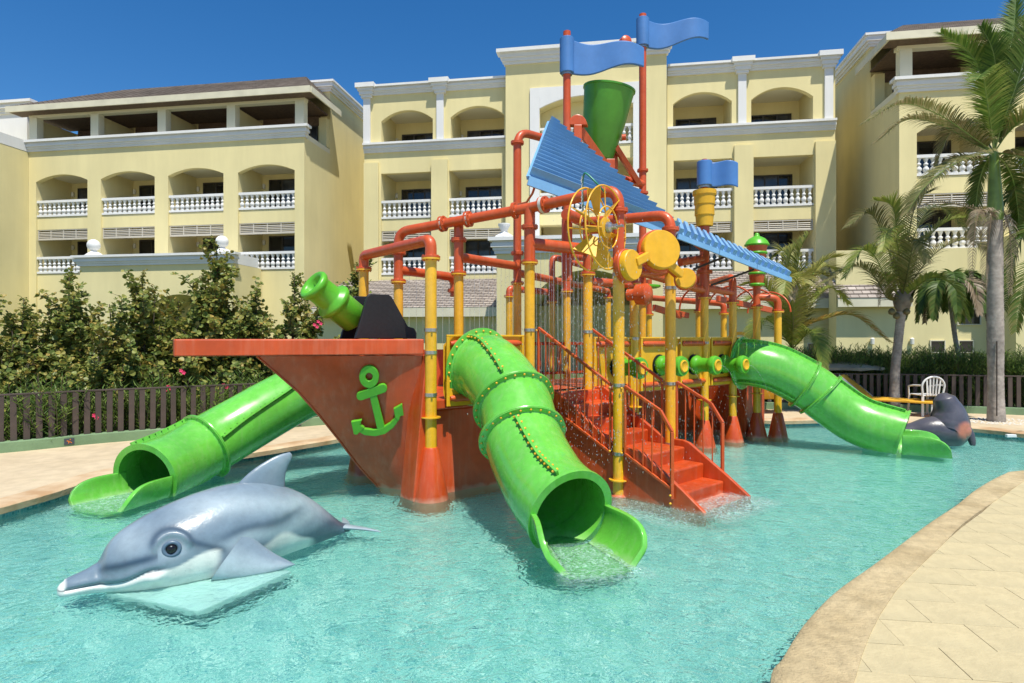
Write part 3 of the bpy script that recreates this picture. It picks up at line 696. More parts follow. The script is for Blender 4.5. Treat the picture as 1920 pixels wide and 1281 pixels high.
te = 2.3; e0 = FR_.s(1905, te); mb = MB(); FR_.box(mb, e0, e0+7, .01, te, -.3, 5.7); mb.build('entrance_block', M_WALL, right)
FR_.cornice(right, e0, e0+7, te, 5.7, 6.4, .3)
q = FR_.p(FR_.s(1912, te-.3), te-.35, 6.4)
# lawn behind the fences
M_GRASS = mat('lawn_grass', (.05,.085,.02), .9, bump=.6, bscale=40, col2=(.09,.10,.03), vscale=3, var2=.3, v2scale=30)
# ============================================================ water play structure (one bolted-together thing)
AX = Vector((.777,.63,0)); BX = Vector((-.63,.777,0)); NX = -BX
def Q(s, t, z=0.): return Vector((-.86,6.5,0))+AX*s+BX*t+Vector((0,0,z))
def QS(px, t=0.):
    k = (px-960)/F_PX; b = Q(0, t); return (k*b.y-b.x)/(AX.x-k*AX.y)
def zat(p, py): return EYE+(HOR-py)/F_PX*p.y
ps = thing('water_play_structure', (1.2, 8.0, 0), 'ship shaped water play structure with orange and yellow pipes and green tube slides', 'play structure')
PR = .062
def flange(p, ax, pr=PR, cols=None, parent=None, gap=0.0, rr=1.62):
    ax = Vector(ax).normalized(); p = Vector(p); c1, c2 = cols or (M_ORANGE, M_YEL)
    for sgn, m in ((1, c1), (-1, c2)):
        b = MB(); b.lathe(p+ax*sgn*(.001+gap), ax*sgn, [(0,pr*rr),(.018,pr*rr),(.020,pr*1.10),(.034,pr*1.04)], n=24)
        b.build('flange', m, parent or ps, smooth=40)
    b = MB(); ref = Vector((0,0,1)) if abs(ax.z) < .9 else Vector((1,0,0)); u = ax.cross(ref).normalized(); v = ax.cross(u)
    for k in range(8):
        th = 2*math.pi*(k+.5)/8; q = p+(u*math.cos(th)+v*math.sin(th))*pr*1.36
        b.lathe(q-ax*(.032+gap), ax, [(0,.008),(.064+2*gap,.008)], n=6)
    b.build('flange_bolts', c1, parent or ps, kind='stuff')
def band(p, z, pr=PR):
    b = MB(); b.lathe(Vector((p.x,p.y,z-.018)), (0,0,1), [(0,pr+.001),(0,pr+.006),(.036,pr+.006),(.036,pr+.001)], n=24, caps=False)
    k = Vector((.3,-1,0)).normalized(); b.bar(p.to_2d().to_3d()+k*(pr+.0)+Vector((0,0,z)), p.to_2d().to_3d()+k*(pr+.025)+Vector((0,0,z)), .02, .03)
    b.build('clamp_band', M_STEEL, ps, smooth=40)
def ypost(p, z0, z1, pr=PR):
    b = MB(); b.tube([Vector((p.x,p.y,z0)), Vector((p.x,p.y,z1))], pr, 24); b.build('yellow_post', M_YEL, ps, smooth=40)
def opipe(pts, r=PR, er=.16, name='orange_pipe', m=None):
    b = MB(); b.tube(elbow_path(pts, er), r, 20); return b.build(name, m or M_ORANGE, ps, smooth=40)
def cone(p, z1, r0, r1, m=M_ORFG):
    b = MB(); b.lathe(Vector((p.x,p.y,-.36)), (0,0,1), [(0,r0*1.15),(.28,r0*1.12),(.34,r0*1.02),(.37,r0),(z1+.34,r1),(z1+.36,r1-.012)], n=28); b.build('base_cone', m, ps, smooth=35)
def ring(p, z, r=.105, h=.012):
    b = MB(); b.lathe(Vector((p.x,p.y,z)), (0,0,1), [(0,r),(h,r)], n=24); b.build('yellow_flange', M_YEL, ps, smooth=40)
P1 = Q(0,0); P2 = Q(QS(682,1.61),1.61); P3 = Q(QS(747,1.61),1.61); P4 = Q(QS(860,.92),.92); P5 = Q(QS(970,1.61),1.61)
P6 = Q(QS(993),0); P7 = Q(QS(1102),0); P8 = Q(QS(955,3.2),3.2); P9 = Q(QS(1035,3.2),3.2); P10 = Q(QS(1063,1.61),1.61)
P11 = Q(QS(1140,3.2),3.2); P12 = Vector((1.153,6.63,0)); P13 = Q(QS(1189),0); P14 = Q(QS(1205,1.61),1.61); P14b = Q(QS(1217,3.0),3.0)
P15 = Vector((1.87,7.24,0)); P16 = Q(QS(1321),0); P17 = Q(QS(1310,1.61),1.61); P18 = Q(QS(1357,1.5),1.5); P19 = Q(QS(1374),0)
P20 = Q(QS(1419),0); P21 = Q(QS(1458.5,-.25),-.25)
FLY = {}
def up(p, z): return Vector((p.x, p.y, z))
posts = [('1',P1,484,0),('2',P2,505,0),('3',P3,528,0),('4',P4,513,0),('5',P5,531,0),('6',P6,492,0),('7',P7,514.5,0),('8',P8,556,0),('9',P9,566,0),('10',P10,546,0),
         ('11',P11,558,0),('12',P12,505,0),('13',P13,532,0),('14',P14,567,0),('14b',P14b,590,0),('15',P15,505,0),('16',P16,558,0),('17',P17,584,0),('18',P18,588,0),('19',P19,567,0),('20',P20,575.5,0),('21',P21,584,0)]
for nme, p, y, _ in posts:
    z = zat(p, y); FLY[nme] = z; ypost(p, -.36, z-.002)
    if nme not in ('12', '15'): flange(up(p, z), (0,0,1))
cone(P1, .55, .187, .083); cone(P2, .60, .20, .09); ring(P1, .86); ring(P12, .17); cone(P12, .02, .10, .085)
for p in (P16, P19, P20): cone(p, .42, .17, .075)
cone(P21, .42, .16, .08)
for p, zz in ((P16,.98-.25),(P19,.74),(P20,.74),(P13,.74)): ring(p, zz)
for p, ys in ((P1,(619,661,740)),(P6,(619,)),(P7,(622,)),(P12,(722,850,515)),(P15,(719,832,540)),(P13,(635,)),(P16,(643,))):
    for y in ys: band(p, zat(p, y))
# --- orange pipework
opipe([up(P1,FLY['1']), up(P1,2.75), up(P2,2.75), up(P2,FLY['2'])], er=.19)
z4 = 3.16
opipe([up(P3,FLY['3']), up(P3,3.10), up(P6,3.27)], er=.16)
opipe([up(P6,3.27), up(P12,3.32), up(P12,FLY['12'])], er=.19)
opipe([up(P4,FLY['4']), up(P4,3.16)]); opipe([up(P6,FLY['6']), up(P6,3.28)], r=.067)
flange(up(P3,zat(P3,474)), (0,0,1), cols=(M_ORANGE,M_ORANGE)); flange(up(P4,zat(P4,450)), (0,0,1), cols=(M_ORANGE,M_ORANGE)); flange(up(P6,zat(P6,426)), (0,0,1), cols=(M_ORANGE,M_ORANGE))
M_GASK = mat('gasket_white', (.6,.58,.52), .6)
d36 = (up(P6,3.27)-up(P3,3.10)); 
for px in (830, 878, 965):
    k = (px-960)/F_PX; a = up(P3,3.10); f = (k*a.y-a.x)/(d36.x-k*d36.y); q = a+d36*f
    flange(q, d36, cols=(M_ORANGE,M_ORANGE), gap=.012 if px < 900 else 0)
    if px < 900:
        b = MB(); b.lathe(q-d36.normalized()*.012, d36, [(0,.085),(.024,.085)], n=20); b.build('gasket', M_GASK, ps, smooth=40)
d6 = up(P12,3.32)-up(P6,3.27); q = up(P6,3.27)+d6*.17; flange(q, d6, cols=(M_ORANGE,M_ORANGE), gap=.02)
b = MB(); b.lathe(q-d6.normalized()*.02, d6, [(0,.10),(.04,.10)], n=20); b.build('gasket', M_GASK, ps, smooth=40)
flange(up(P12,zat(P12,395)), (0,0,1), cols=(M_ORANGE,M_ORANGE))
opipe([up(P15,FLY['15']), up(P15,3.16), up(P7,3.22)], er=.17); flange(up(P15,zat(P15,430)), (0,0,1), cols=(M_ORANGE,M_ORANGE))
opipe([up(P7,FLY['7']), up(P7,3.25)]); 
opipe([up(P4,2.74), up(P5,2.80)]); opipe([up(P3,2.60), P(852,520,8.9), P(852,556,8.9)], er=.15)
flange(P(852,545,8.9),(0,0,1), cols=(M_ORANGE,M_ORANGE))
opipe([up(P6,2.84), up(P7,2.86)], r=.075); opipe([up(P5,2.70), up(P11,2.70), up(P11,FLY['11'])], er=.17)
opipe([up(P8,FLY['8']), up(P8,2.62), up(P9,2.60), up(P9,FLY['9'])], er=.16)
opipe([up(P9,2.60), up(P9,3.3), P(1100,500,12.4)], er=.15)
b = P5; opipe([up(P5,FLY['5']), up(P5,4.86), up(P10,4.86)], er=.24)
for y in (475, 268): flange(up(P5,zat(P5,y)), (0,0,1), cols=(M_ORANGE,M_ORANGE))
opipe([up(P10,FLY['10']), up(P10,6.70)]); opipe([up(P14,FLY['14']), up(P14,7.62)], r=.066)
for y in (320, 362): flange(up(P14,zat(P14,y)), (0,0,1), cols=(M_ORANGE,M_ORANGE))
flange(up(P10,zat(P10,462)), (0,0,1), cols=(M_ORANGE,M_ORANGE))
opipe([up(P13,FLY['13']), up(P13,2.66), up(P16,2.45)], er=.15)
opipe([up(P14b,2.60), up(P18,2.42), up(P18,FLY['18'])], er=.15)
opipe([up(P14b,FLY['14b']), up(P14b,3.0)])
opipe([up(P16,FLY['16']), up(P16,3.48)], r=.075); flange(up(P16,zat(P16,510)), (0,0,1), pr=.075, cols=(M_ORANGE,M_ORANGE))
opipe([up(P17,FLY['17']), up(P17,2.95), up(P16,2.95)])
opipe([up(P19,FLY['19']), up(P19,2.72), up(P17,2.74)], er=.16); opipe([up(P16,2.50), up(P19,2.46)], r=.058)
opipe([up(P21,FLY['21']), up(P21,2.40), up(P20,2.42)], er=.13)
opipe([up(P10,3.05), up(P14,3.05)]); opipe([up(P7,2.45), up(P13,2.45)], r=.055); opipe([up(P13,2.85), up(P14,2.85)], r=.05)
opipe([up(P14,4.52)+Vector((0,0,0)), up(P10,4.52)], r=.07)
# capped outlet behind the wheel
qa = P(1062,402,7.7); b = MB(); b.lathe(qa, Vector((-.5,-.85,0)), [(-.5,.075),(0,.075),(.012,.07)], n=22); b.build('capped_outlet', M_ORANGE, ps, smooth=40)
opipe([up(qa,3.25)+Vector((.03,.25,0)), up(qa,2.45)+Vector((.03,.25,0))], r=.07)
# brown valve drum
q = P(1206,552,8.3); b = MB(); b.lathe(q, (.8,-.5,0), [(-.22,.08),(-.10,.08),(-.09,.14),(.06,.15),(.10,.11),(.12,.02)], n=22); b.build('valve_drum', M_ORANGE, ps, smooth=40)
# --- ship bow
tip0 = Vector((-3.20,5.80,0)); A0 = Vector((-.93,6.50,0)); A1 = Vector((-1.98,7.66,0)); Mid = (A0+A1)/2; axd = (Mid-tip0).normalized(); lat = Vector((axd.y,-axd.x,0))
ZD, ZB = 1.695, 1.53
def bowloop(z): return [up(tip0-lat*.05,z), up(tip0+lat*.05,z), up(A0,z), up(A1,z)]
b = MB(); b.prism(bowloop(ZB), Vector((0,0,ZD-ZB))); b.build('bow_deck', M_ORFG, ps, bevel=.012)
stem_px = [(482,668),(520,700),(560,735),(600,780),(640,830),(668,868),(690,893),(704,907),(713,921),(715,960)]
stem = []
for x, y in stem_px:
    k = (x-960)/F_PX; t = (k*tip0.y-tip0.x)/(axd.x-k*axd.y); p = tip0+axd*t; stem.append(up(p, min(1.535, zat(p, y))))
rt0 = Vector((-.955,6.52,1.535)); rb0 = G(772,919,0); hull = None
def hull_side(sg):
    rows = []; N = len(stem)
    for i, s_ in enumerate(stem):
        f = min(1, max(0,(1.535-s_.z)/1.535)); 
        e = rt0.lerp(rb0, f)
        if sg < 0: # mirror across the bow axis
            dv = e.to_2d().to_3d()-tip0; l_ = dv.dot(axd); w_ = dv.dot(lat); e = tip0+axd*l_-lat*w_
        e = up(e, s_.z); rows.append([s_.lerp(e, j/6)+lat*sg*(.045*math.sin(math.pi*j/6))*(1 if i else 1) for j in range(7)])
    return rows
b = MB(); ra, rb_ = hull_side(1), hull_side(-1); 
for rows in (ra, rb_):
    vs = [v for r in rows for v in r]; b.add(vs, [(i*7+j, i*7+j+1, (i+1)*7+j+1, (i+1)*7+j) for i in range(len(stem)-1) for j in range(6)])
nv = [r[-1] for r in ra]+[r[-1] for r in rb_]; n_ = len(ra); b.add(nv, [(i, i+1, n_+i+1, n_+i) for i in range(n_-1)])
b.build('bow_hull', M_ORFG, ps, smooth=45)
b = MB(); b.tube([p-axd*.004 for p in stem], .012, 8); b.build('stem_edge', M_ORFG, ps, smooth=50)
# anchor relief on the hull
h0, h1, h2 = ra[0][3], ra[5][4], ra[0][6]
pn = (Vector(ra[1][2])-Vector(ra[1][6])).cross(Vector(ra[1][5])-Vector(ra[6][5])).normalized()
if pn.y > 0: pn = -pn
pc = Vector(ra[3][3])+pn*.03
def onhull(px, py):
    d = Vector(((px-960)/F_PX, 1, (HOR-py)/F_PX)); o = Vector((0,0,EYE)); return o+d*((pc-o).dot(pn)/d.dot(pn))
anch = bpy.data.objects.new('anchor', None)
def apiece(loop, th=.055, nm='anchor_arm'):
    b = MB(); b.prism([onhull(*p) for p in loop], pn*th); return b
b = MB()
cx, cy = 692.5, 704
o_, i_ = [], []
for k in range(28):
    th = 2*math.pi*k/28; o_.append(onhull(cx+18.5*math.cos(th), cy+21*math.sin(th))); i_.append(onhull(cx+6.5*math.cos(th), cy+7.5*math.sin(th)))
vs = o_+i_+[p+pn*.055 for p in o_]+[p+pn*.055 for p in i_]; n_ = 28; fs = []
for k in range(n_):
    k2 = (k+1) % n_; fs += [(k,k2,2*n_+k2,2*n_+k),(n_+k2,n_+k,3*n_+k,3*n_+k2),(2*n_+k,2*n_+k2,3*n_+k2,3*n_+k)]
b.add(vs, fs)
anc = b.build('anchor', M_GREENP, ps, smooth=30, bevel=.006)
def capsule(x0,y0,x1,y1,r,n=7):
    a = math.atan2(y1-y0, x1-x0); L = []
    for k in range(n+1): th = a+math.pi/2+math.pi*k/n; L.append((x0+r*math.cos(th), y0+r*math.sin(th)))
    for k in range(n+1): th = a-math.pi/2+math.pi*k/n; L.append((x1+r*math.cos(th), y1+r*math.sin(th)))
    return L
for loop, nm in ((capsule(677,740,718,726,8.2),'crossbar'), ([(689,722),(703,722),(722,800),(708,804)],'shank')):
    b = MB(); b.prism([onhull(*p) for p in loop], pn*(.052 if nm == 'crossbar' else .048)); b.build(nm, M_GREENP, anc, bevel=.006)
arc = [(668,793),(684,801),(700,803),(716,800),(732,790),(744,776)]; arc2 = [(748,785),(738,799),(722,811),(704,815),(684,813),(665,802)]
b = MB(); b.prism([onhull(*p) for p in arc+arc2], pn*.050); b.build('arm', M_GREENP, anc, bevel=.006)
for loop in ([(659,788),(679,784),(676,794),(684,799),(670,812),(664,811)], [(738,764),(754,755),(757,776),(751,777),(748,786),(741,780)]):
    b = MB(); b.prism([onhull(*p) for p in loop], pn*.054); b.build('fluke', M_GREENP, anc, bevel=.005)
# --- cannon on the bow
cn = bpy.data.objects.new('cannon', None); COL.objects.link(cn); cn.parent = ps
cdir = Vector((-.56,-.60,.56)).normalized(); tail = Vector((-1.80,7.00,1.93)); prof = [(-.06,.02),(-.04,.11),(0,.150),(.26,.150),(.28,.155),(.31,.180),(.34,.188),(.37,.180),(.40,.142),(.43,.132),(.58,.130),(.60,.135),(.63,.155),(.665,.158),(.69,.145),(.695,.12),(.66,.09),(.55,.08),(.50,.01)]
b = MB(); b.lathe(tail, cdir, [(a_*.93, r_*1.16) for a_, r_ in prof], n=36, caps=False); b.build('barrel', M_GREENP, cn, smooth=60)
hd = Vector((-.81,-.585,0)); ld = Vector((.585,-.81,0))
cc = Vector((-1.62,7.10,0)); 
for sg in (1, -1):
    o0_ = cc+ld*.20*sg
    lp = [(.30,1.70),(.16,2.17),(.12,2.20),(-.10,2.20),(-.14,2.17),(-.34,1.84),(-.42,1.82),(-.45,1.77),(-.45,1.70)]
    b = MB(); b.prism([up(o0_+hd*u, z) for u, z in lp], ld*.045*sg); b.build('carriage_plate', M_BLACK, cn, bevel=.008)
b = MB(); b.tube([up(cc+ld*.24,2.0), up(cc-ld*.24,2.0)], .03, 12); b.build('axle', M_BLACK, cn, smooth=40)
# --- platforms
def qbox(mb, s0, s1, t0, t1, z0, z1, mi=0):
    mb.hexa([Q(s0,t0,z0),Q(s1,t0,z0),Q(s1,t1,z0),Q(s0,t1,z0),Q(s0,t0,z1),Q(s1,t0,z1),Q(s1,t1,z1),Q(s0,t1,z1)], mi)
b = MB(); qbox(b, -.02, 1.30, .10, 1.60, -.36, .93); b.build('platform_body', M_ORFG, ps, bevel=.02)
b = MB(); b.hexa([Q(-.24,.02,-.36), Q(.0,.02,-.36), Q(.0,.30,-.36), Q(-.24,.30,-.36), Q(-.045,.02,1.52), Q(.0,.02,1.52), Q(.0,.30,1.52), Q(-.045,.30,1.52)]); b.build('hull_quarter_panel', M_ORFG, ps, bevel=.01)
b = MB(); qbox(b, -.04, 5.95, .02, 1.66, .935, 1.045); b.build('deck', M_ORFG, ps, bevel=.015)
b = MB(); qbox(b, 2.9, 7.0, 1.0, 1.1, -.36, .93); b.build('rear_wall', M_ORFG, ps)
s0_, s1_ = QS(1398,.15), QS(1434,.15); b = MB(); qbox(b, s0_, s1_, .15, .9, -.36, .93); b.build('support_block', M_ORFG, ps, bevel=.02)
b = MB(); qbox(b, 1.6, 2.9, .25, 1.5, -.36, .93); b.build('platform_body', M_ORFG, ps, bevel=.02)
b = MB(); qbox(b, -.04, .0, .02, 1.6, 1.05, 1.5); qbox(b, .02, 1.3, 1.6, 1.64, 1.05, 1.55); b.build('inner_parapet', M_ORFG, ps)
# --- yellow panels with rounded orange sills
def panel(px0, px1, z0=.96, z1=1.70, t=0.0, hole=None):
    s0, s1 = QS(px0, t), QS(px1, t); b = MB(); w = .06
    if hole is None: qbox(b, s0, s1, t, t+.05, z0, z1)
    else:
        sc, zc, r = hole; n = 24; ring_ = [(sc+r*math.cos(2*math.pi*k/n), zc+r*math.sin(2*math.pi*k/n)) for k in range(n)]
        def rim(a):    # point on the rectangle in direction a
            dx, dz = a[0]-sc, a[1]-zc; f = min(((s1 if dx > 0 else s0)-sc)/dx if abs(dx) > 1e-6 else 1e9, ((z1 if dz > 0 else z0)-zc)/dz if abs(dz) > 1e-6 else 1e9); return (sc+dx*f, zc+dz*f)
        out_ = [rim(a) for a in ring_]
        for k in range(n):
            a, c = ring_[k], ring_[(k+1) % n]; e, f = out_[k], out_[(k+1) % n]
            b.add([Q(a[0],t,a[1]),Q(c[0],t,c[1]),Q(f[0],t,f[1]),Q(e[0],t,e[1]),Q(a[0],t+.05,a[1]),Q(c[0],t+.05,c[1]),Q(f[0],t+.05,f[1]),Q(e[0],t+.05,e[1])],
                  [(0,1,2,3),(7,6,5,4),(0,4,5,1)])
    pn_ = b.build('yellow_panel', M_YELP, ps)
    b = MB(); qbox(b, s0, s0+w*.6, t-.025, t-.001, z0, z1); qbox(b, s1-w*.6, s1, t-.025, t-.001, z0, z1); qbox(b, s0, s1, t-.026, t-.001, z1-.002, z1+.022); b.build('panel_frame', M_YELP, pn_, bevel=.006)
    for z in (z1-.075, z0+.085):
        b = MB(); a_, e_ = Q(s0+.05,t-.012,z), Q(s1-.05,t-.012,z); b.tube([a_, a_.lerp(e_,.06), a_.lerp(e_,.94), e_], [.022,.04,.04,.022], 14); b.build('orange_sill', M_ORANGE, pn_, smooth=50)
    return s0, s1, t
panel(836, 981, .97, 1.72, -.03, (QS(899,-.03), 1.37, .33))
for a, c in ((1112,1184),(1200,1268),(1274,1329),(1332,1372),(1379,1397)): panel(a, c, .955, 1.70)
def side_cannon(px, z, l=.42):
    c = Q(QS(px), -.0, z); can = bpy.data.objects.new('side_cannon', None); COL.objects.link(can); can.parent = ps
    b = MB(); b.lathe(c, NX, [(-.05,.115),(.02,.12),(.04,.142),(.08,.146),(.11,.118),(.15,.108),(.27,.104),(.31,.115),(.33,.138),(.38,.146),(.42,.132),(.425,.075)], n=28, caps=False); b.build('barrel', M_GREENP, can, smooth=60)
    b = MB(); b.lathe(c+NX*.40, NX, [(0,.09),(.033,.09),(.042,.075),(.028,.05),(.026,.0)], n=20); b.build('nozzle', M_YELP, can, smooth=40)
    b = MB(); b.lathe(c-NX*.003, NX, [(0,.16),(.012,.16)], n=24); b.build('port_shade_disc', M_BLACK, can)  # black disc stands in for the shaded hole behind the barrel
    return c+NX*.46
noz = [side_cannon(px, z) for px, z in ((1158,1.31),(1236,1.31),(1300,1.30),(1353,1.29))]
# --- slides
M_BOLTD = mat('dark_bolt', (.03,.10,.02), .5)
def slide(path, mouth_dir, rings, bolts=None, seam=None, entry=True, flare=(.62, 1.0), nm='tube_slide'):
    so_ = bpy.data.objects.new(nm, None); COL.objects.link(so_); so_.parent = ps
    pts = smooth_path(path, 12); N = len(pts); RO, RI = .375, .325
    fr = []
    for i in range(N):
        t = (pts[min(i+1,N-1)]-pts[max(i-1,0)]).normalized(); u = Vector((0,0,1)); u = (u-t*u.dot(t)).normalized(); fr.append((pts[i], t, u, t.cross(u)))
    def arc_pt(i, th, r): p, t, u, v = fr[i]; return p+(u*math.cos(th)+v*math.sin(th))*r
    cuts = [0]+[int(f*(N-1)) for f in rings]+[N-1]
    for a, c in zip(cuts[:-1], cuts[1:]):
        b = MB(); n = 40
        vs = [arc_pt(i, 2*math.pi*k/n, RO) for i in range(a, c+1) for k in range(n)]; M = c-a+1
        fs = [(i*n+k, i*n+(k+1) % n, (i+1)*n+(k+1) % n, (i+1)*n+k) for i in range(M-1) for k in range(n)]; b.add(vs, fs)
        vs = [arc_pt(i, 2*math.pi*k/n, RI+.02) for i in range(a, c+1) for k in range(n)]; b.add(vs, [f[::-1] for f in fs])
        b.build('tube_section', M_GREEN, so_, smooth=60, fixn=False)
    p, t, u, v = fr[-1]
    b = MB(); b.lathe(p, t, [(-.02,RO),(-.02,.392),(.012,.392),(.012,RI),(-.10,RI-.0),(-.3,RI+.012)], n=48, caps=False); b.build('mouth_ring', M_GREEN, so_, smooth=35)
    bolt0 = None
    for ci, i in enumerate(cuts[1:-1]):
        p, t, u, v = fr[i]
        for e in (-1, 1):
            b = MB(); b.lathe(p+t*.002*e, t*e, [(0,RO-.01),(0,.428),(.011,.43),(.013,.424),(.02,RO+.006),(.03,RO)], n=48, caps=False); b.build('ring_flange', M_GREEN, so_, smooth=35)
        nb = 26; bb = MB()
        for k in range(nb):
            th = 2*math.pi*k/nb; q = p+(u*math.cos(th)+v*math.sin(th))*.404
            if bolts is M_YEL:
                if bolt0 is None:
                    x = MB(); x.lathe(q, t, [(-.028,.004),(-.022,.011),(.022,.011),(.028,.004)], n=8); x2 = MB(); x2.v = [w-q for w in x.v]; x2.f = x.f; x2.m = x.m
                    bolt0 = (x2, t); 
                x = MB(); x.lathe(q, t, [(-.030,.003),(-.024,.012),(.024,.012),(.030,.003)], n=8); x.build('bolt', M_YEL, so_, smooth=60)
            else: bb.lathe(q, t, [(-.022,.007),(.022,.007)], n=6)
        if bb.v: bb.build('flange_bolts', M_BOLTD, so_, kind='stuff')
    if entry:
        p, t, u, v = fr[0]
        b = MB(); b.lathe(p+t*.0, t, [(0,RI+.02),(0,.44),(.014,.442),(.016,.436),(.022,RO+.01),(.04,RO)], n=48, caps=False); b.build('entry_flange', M_GREEN, so_, smooth=35)
        bb = MB()
        for k in range(26):
            th = 2*math.pi*k/26; q = p+(u*math.cos(th)+v*math.sin(th))*.408
            if bolts is M_YEL: x = MB(); x.lathe(q, t, [(.01,.012),(.028,.012),(.034,.003)], n=8); x.build('bolt', M_YEL, so_, smooth=60)
            else: bb.lathe(q, t, [(.01,.007),(.026,.007)], n=6)
        if bb.v: bb.build('flange_bolts', M_BOLTD, so_, kind='stuff')
    p, t, u, v = fr[3]; b = MB(); b.lathe(p, t, [(0,RI+.015),(.01,RI+.015)], n=30); b.build('dark_tube_stop', M_BLACK, so_)  # added black disc, shuts out light from above so the tube looks dark inside
    # lengthwise seam flanges
    for (f0, f1, th) in (seam or []):
        a, c = int(f0*(N-1)), int(f1*(N-1)); b = MB(); vs = []
        for i in range(a, c+1):
            for dth, r in ((-.028,RO-.005),(-.028,.418),(.028,.418),(.028,RO-.005)): vs.append(arc_pt(i, th+dth, r))
        M = c-a+1; b.add(vs, [(i*4+k, i*4+(k+1) % 4, (i+1)*4+(k+1) % 4, (i+1)*4+k) for i in range(M-1) for k in range(4)]+[(3,2,1,0),tuple((M-1)*4+k for k in range(4))]); b.build('seam_flange', M_GREEN, so_, smooth=35)
        nb = max(3, int((c-a)*.55)); bb = MB()
        for k in range(nb):
            i = a+int((k+.5)*(c-a)/nb); p_, t_, u_, v_ = fr[i]; w_ = (-u_*math.sin(th)+v_*math.cos(th)); q = arc_pt(i, th, .400)
            if bolts is M_YEL: x = MB(); x.lathe(q, w_, [(-.032,.003),(-.026,.012),(.026,.012),(.032,.003)], n=8); x.build('bolt', M_YEL, so_, smooth=60)
            else: bb.lathe(q, w_, [(-.022,.007),(.022,.007)], n=6)
        if bb.v: bb.build('flange_bolts', M_BOLTD, so_, kind='stuff')
    # run-out channel: open half pipe that widens and sinks to the water
    p, t, u, v = fr[-1]; md = Vector(mouth_dir).normalized(); md.z = 0; md.normalize(); vv = md.cross(Vector((0,0,1))); L_ = flare[0]; rows = 16; n = 30; vs = []
    for i in range(rows+1):
        f = i/rows; phi = R(97)*math.sqrt(max(0,1-f**2.6))*(1-.0*f)+R(30)*f**3
        rad = RI+.012+.11*f**1.5*flare[1]; cz = p.z+(rad-RI-.012)-.03*f
        for k in range(n+1):
            th = -phi+2*phi*k/n; vs.append(Vector((p.x,p.y,cz))+md*(L_*f-.03)+vv*math.sin(th)*rad-Vector((0,0,1))*math.cos(th)*rad)
    b = MB(); b.add(vs, [(i*(n+1)+k, i*(n+1)+k+1, (i+1)*(n+1)+k+1, (i+1)*(n+1)+k) for i in range(rows) for k in range(n)])
    o = b.build('run_out', M_GREEN, so_, smooth=60, fixn=False); sd = o.modifiers.new('s', 'SOLIDIFY'); sd.thickness = .045; sd.offset = 0; bv = o.modifiers.new('b', 'BEVEL'); bv.width = .015; bv.segments = 2; bv.limit_method = 'ANGLE'; bv.angle_limit = R(50)
    return so_, fr
c0 = Q(QS(897,-.04), -.045, 1.385)
slide([c0, c0+NX*.25-Vector((0,0,.05)), Vector((.02,6.22,1.04)), Vector((.12,5.86,.70)), Vector((.30,5.42,.40)), Vector((.48,5.04,.265))], (.17,-.6,0), [.40,.58], M_YEL, seam=[(.04,.38,.50),(.60,.99,.42)])
mo = Vector((-3.98,6.66,.185))
slide([Vector((-1.55,8.05,1.42)), Vector((-1.8,8.25,1.38)), Vector((-2.3,8.32,1.20)), Vector((-2.92,8.20,.93)), Vector((-3.52,7.78,.55)), Vector((-3.86,7.25,.29)), mo], (-.20,-.55,0), [.16,.765], None, seam=[(.17,.755,-1.2),(.775,.99,.45)], entry=False)
c2 = Vector((3.86,10.28,1.29))
slide([c2, Vector((4.02,10.12,1.28)), Vector((4.35,10.0,1.18)), Vector((4.82,9.86,.90)), Vector((5.02,9.78,.72)), Vector((5.40,9.55,.42)), Vector((5.86,9.22,.25))], (.6,-.30,0), [.46,.60], None, seam=[(.06,.45,0.25),(.61,.99,.3),(.06,.45,2.4)], entry=True)
# yellow slide hood beyond
q = Q(QS(1388,2.2), 2.2); b = MB(); qd = Vector((.9,-.3,0)).normalized(); wd_ = Vector((.75,.66,0)); hd_ = Vector((-.66,.75,0))
vs = []
for k in range(25):
    th = math.pi*k/24
    for r, o_ in ((.44,0),(.44,.35),(.37,.35),(.37,0)): vs.append(up(q,1.40)+Vector((1,0,0))*math.cos(th)*r+Vector((0,0,1))*math.sin(th)*r*1.05+Vector((.3,1,0)).normalized()*o_)
b.add(vs, [(i*4+k, i*4+(k+1) % 4, (i+1)*4+(k+1) % 4, (i+1)*4+k) for i in range(24) for k in range(4)]+[(0,1,2,3),(96,97,98,99)])
b.box((q.x-.37,q.y+.3,.9),(q.x+.37,q.y+.34,1.55)); b.build('yellow_slide_hood', M_YELP, ps, smooth=50)
b = MB(); sw = [(q.x+.35,1.50),(q.x+.55,1.42),(q.x+.8,1.28),(q.x+1.2,1.0),(q.x+1.6,.7)]
for (xa,za),(xb,zb) in zip(sw[:-1],sw[1:]): b.hexa([(xa,q.y,za-.35),(xb,q.y-.05,zb-.35),(xb,q.y+.55,zb-.35),(xa,q.y+.6,za-.35),(xa,q.y,za),(xb,q.y-.05,zb),(xb,q.y+.55,zb),(xa,q.y+.6,za)])
b.build('yellow_slide_trough', M_YELP, ps, smooth=40)
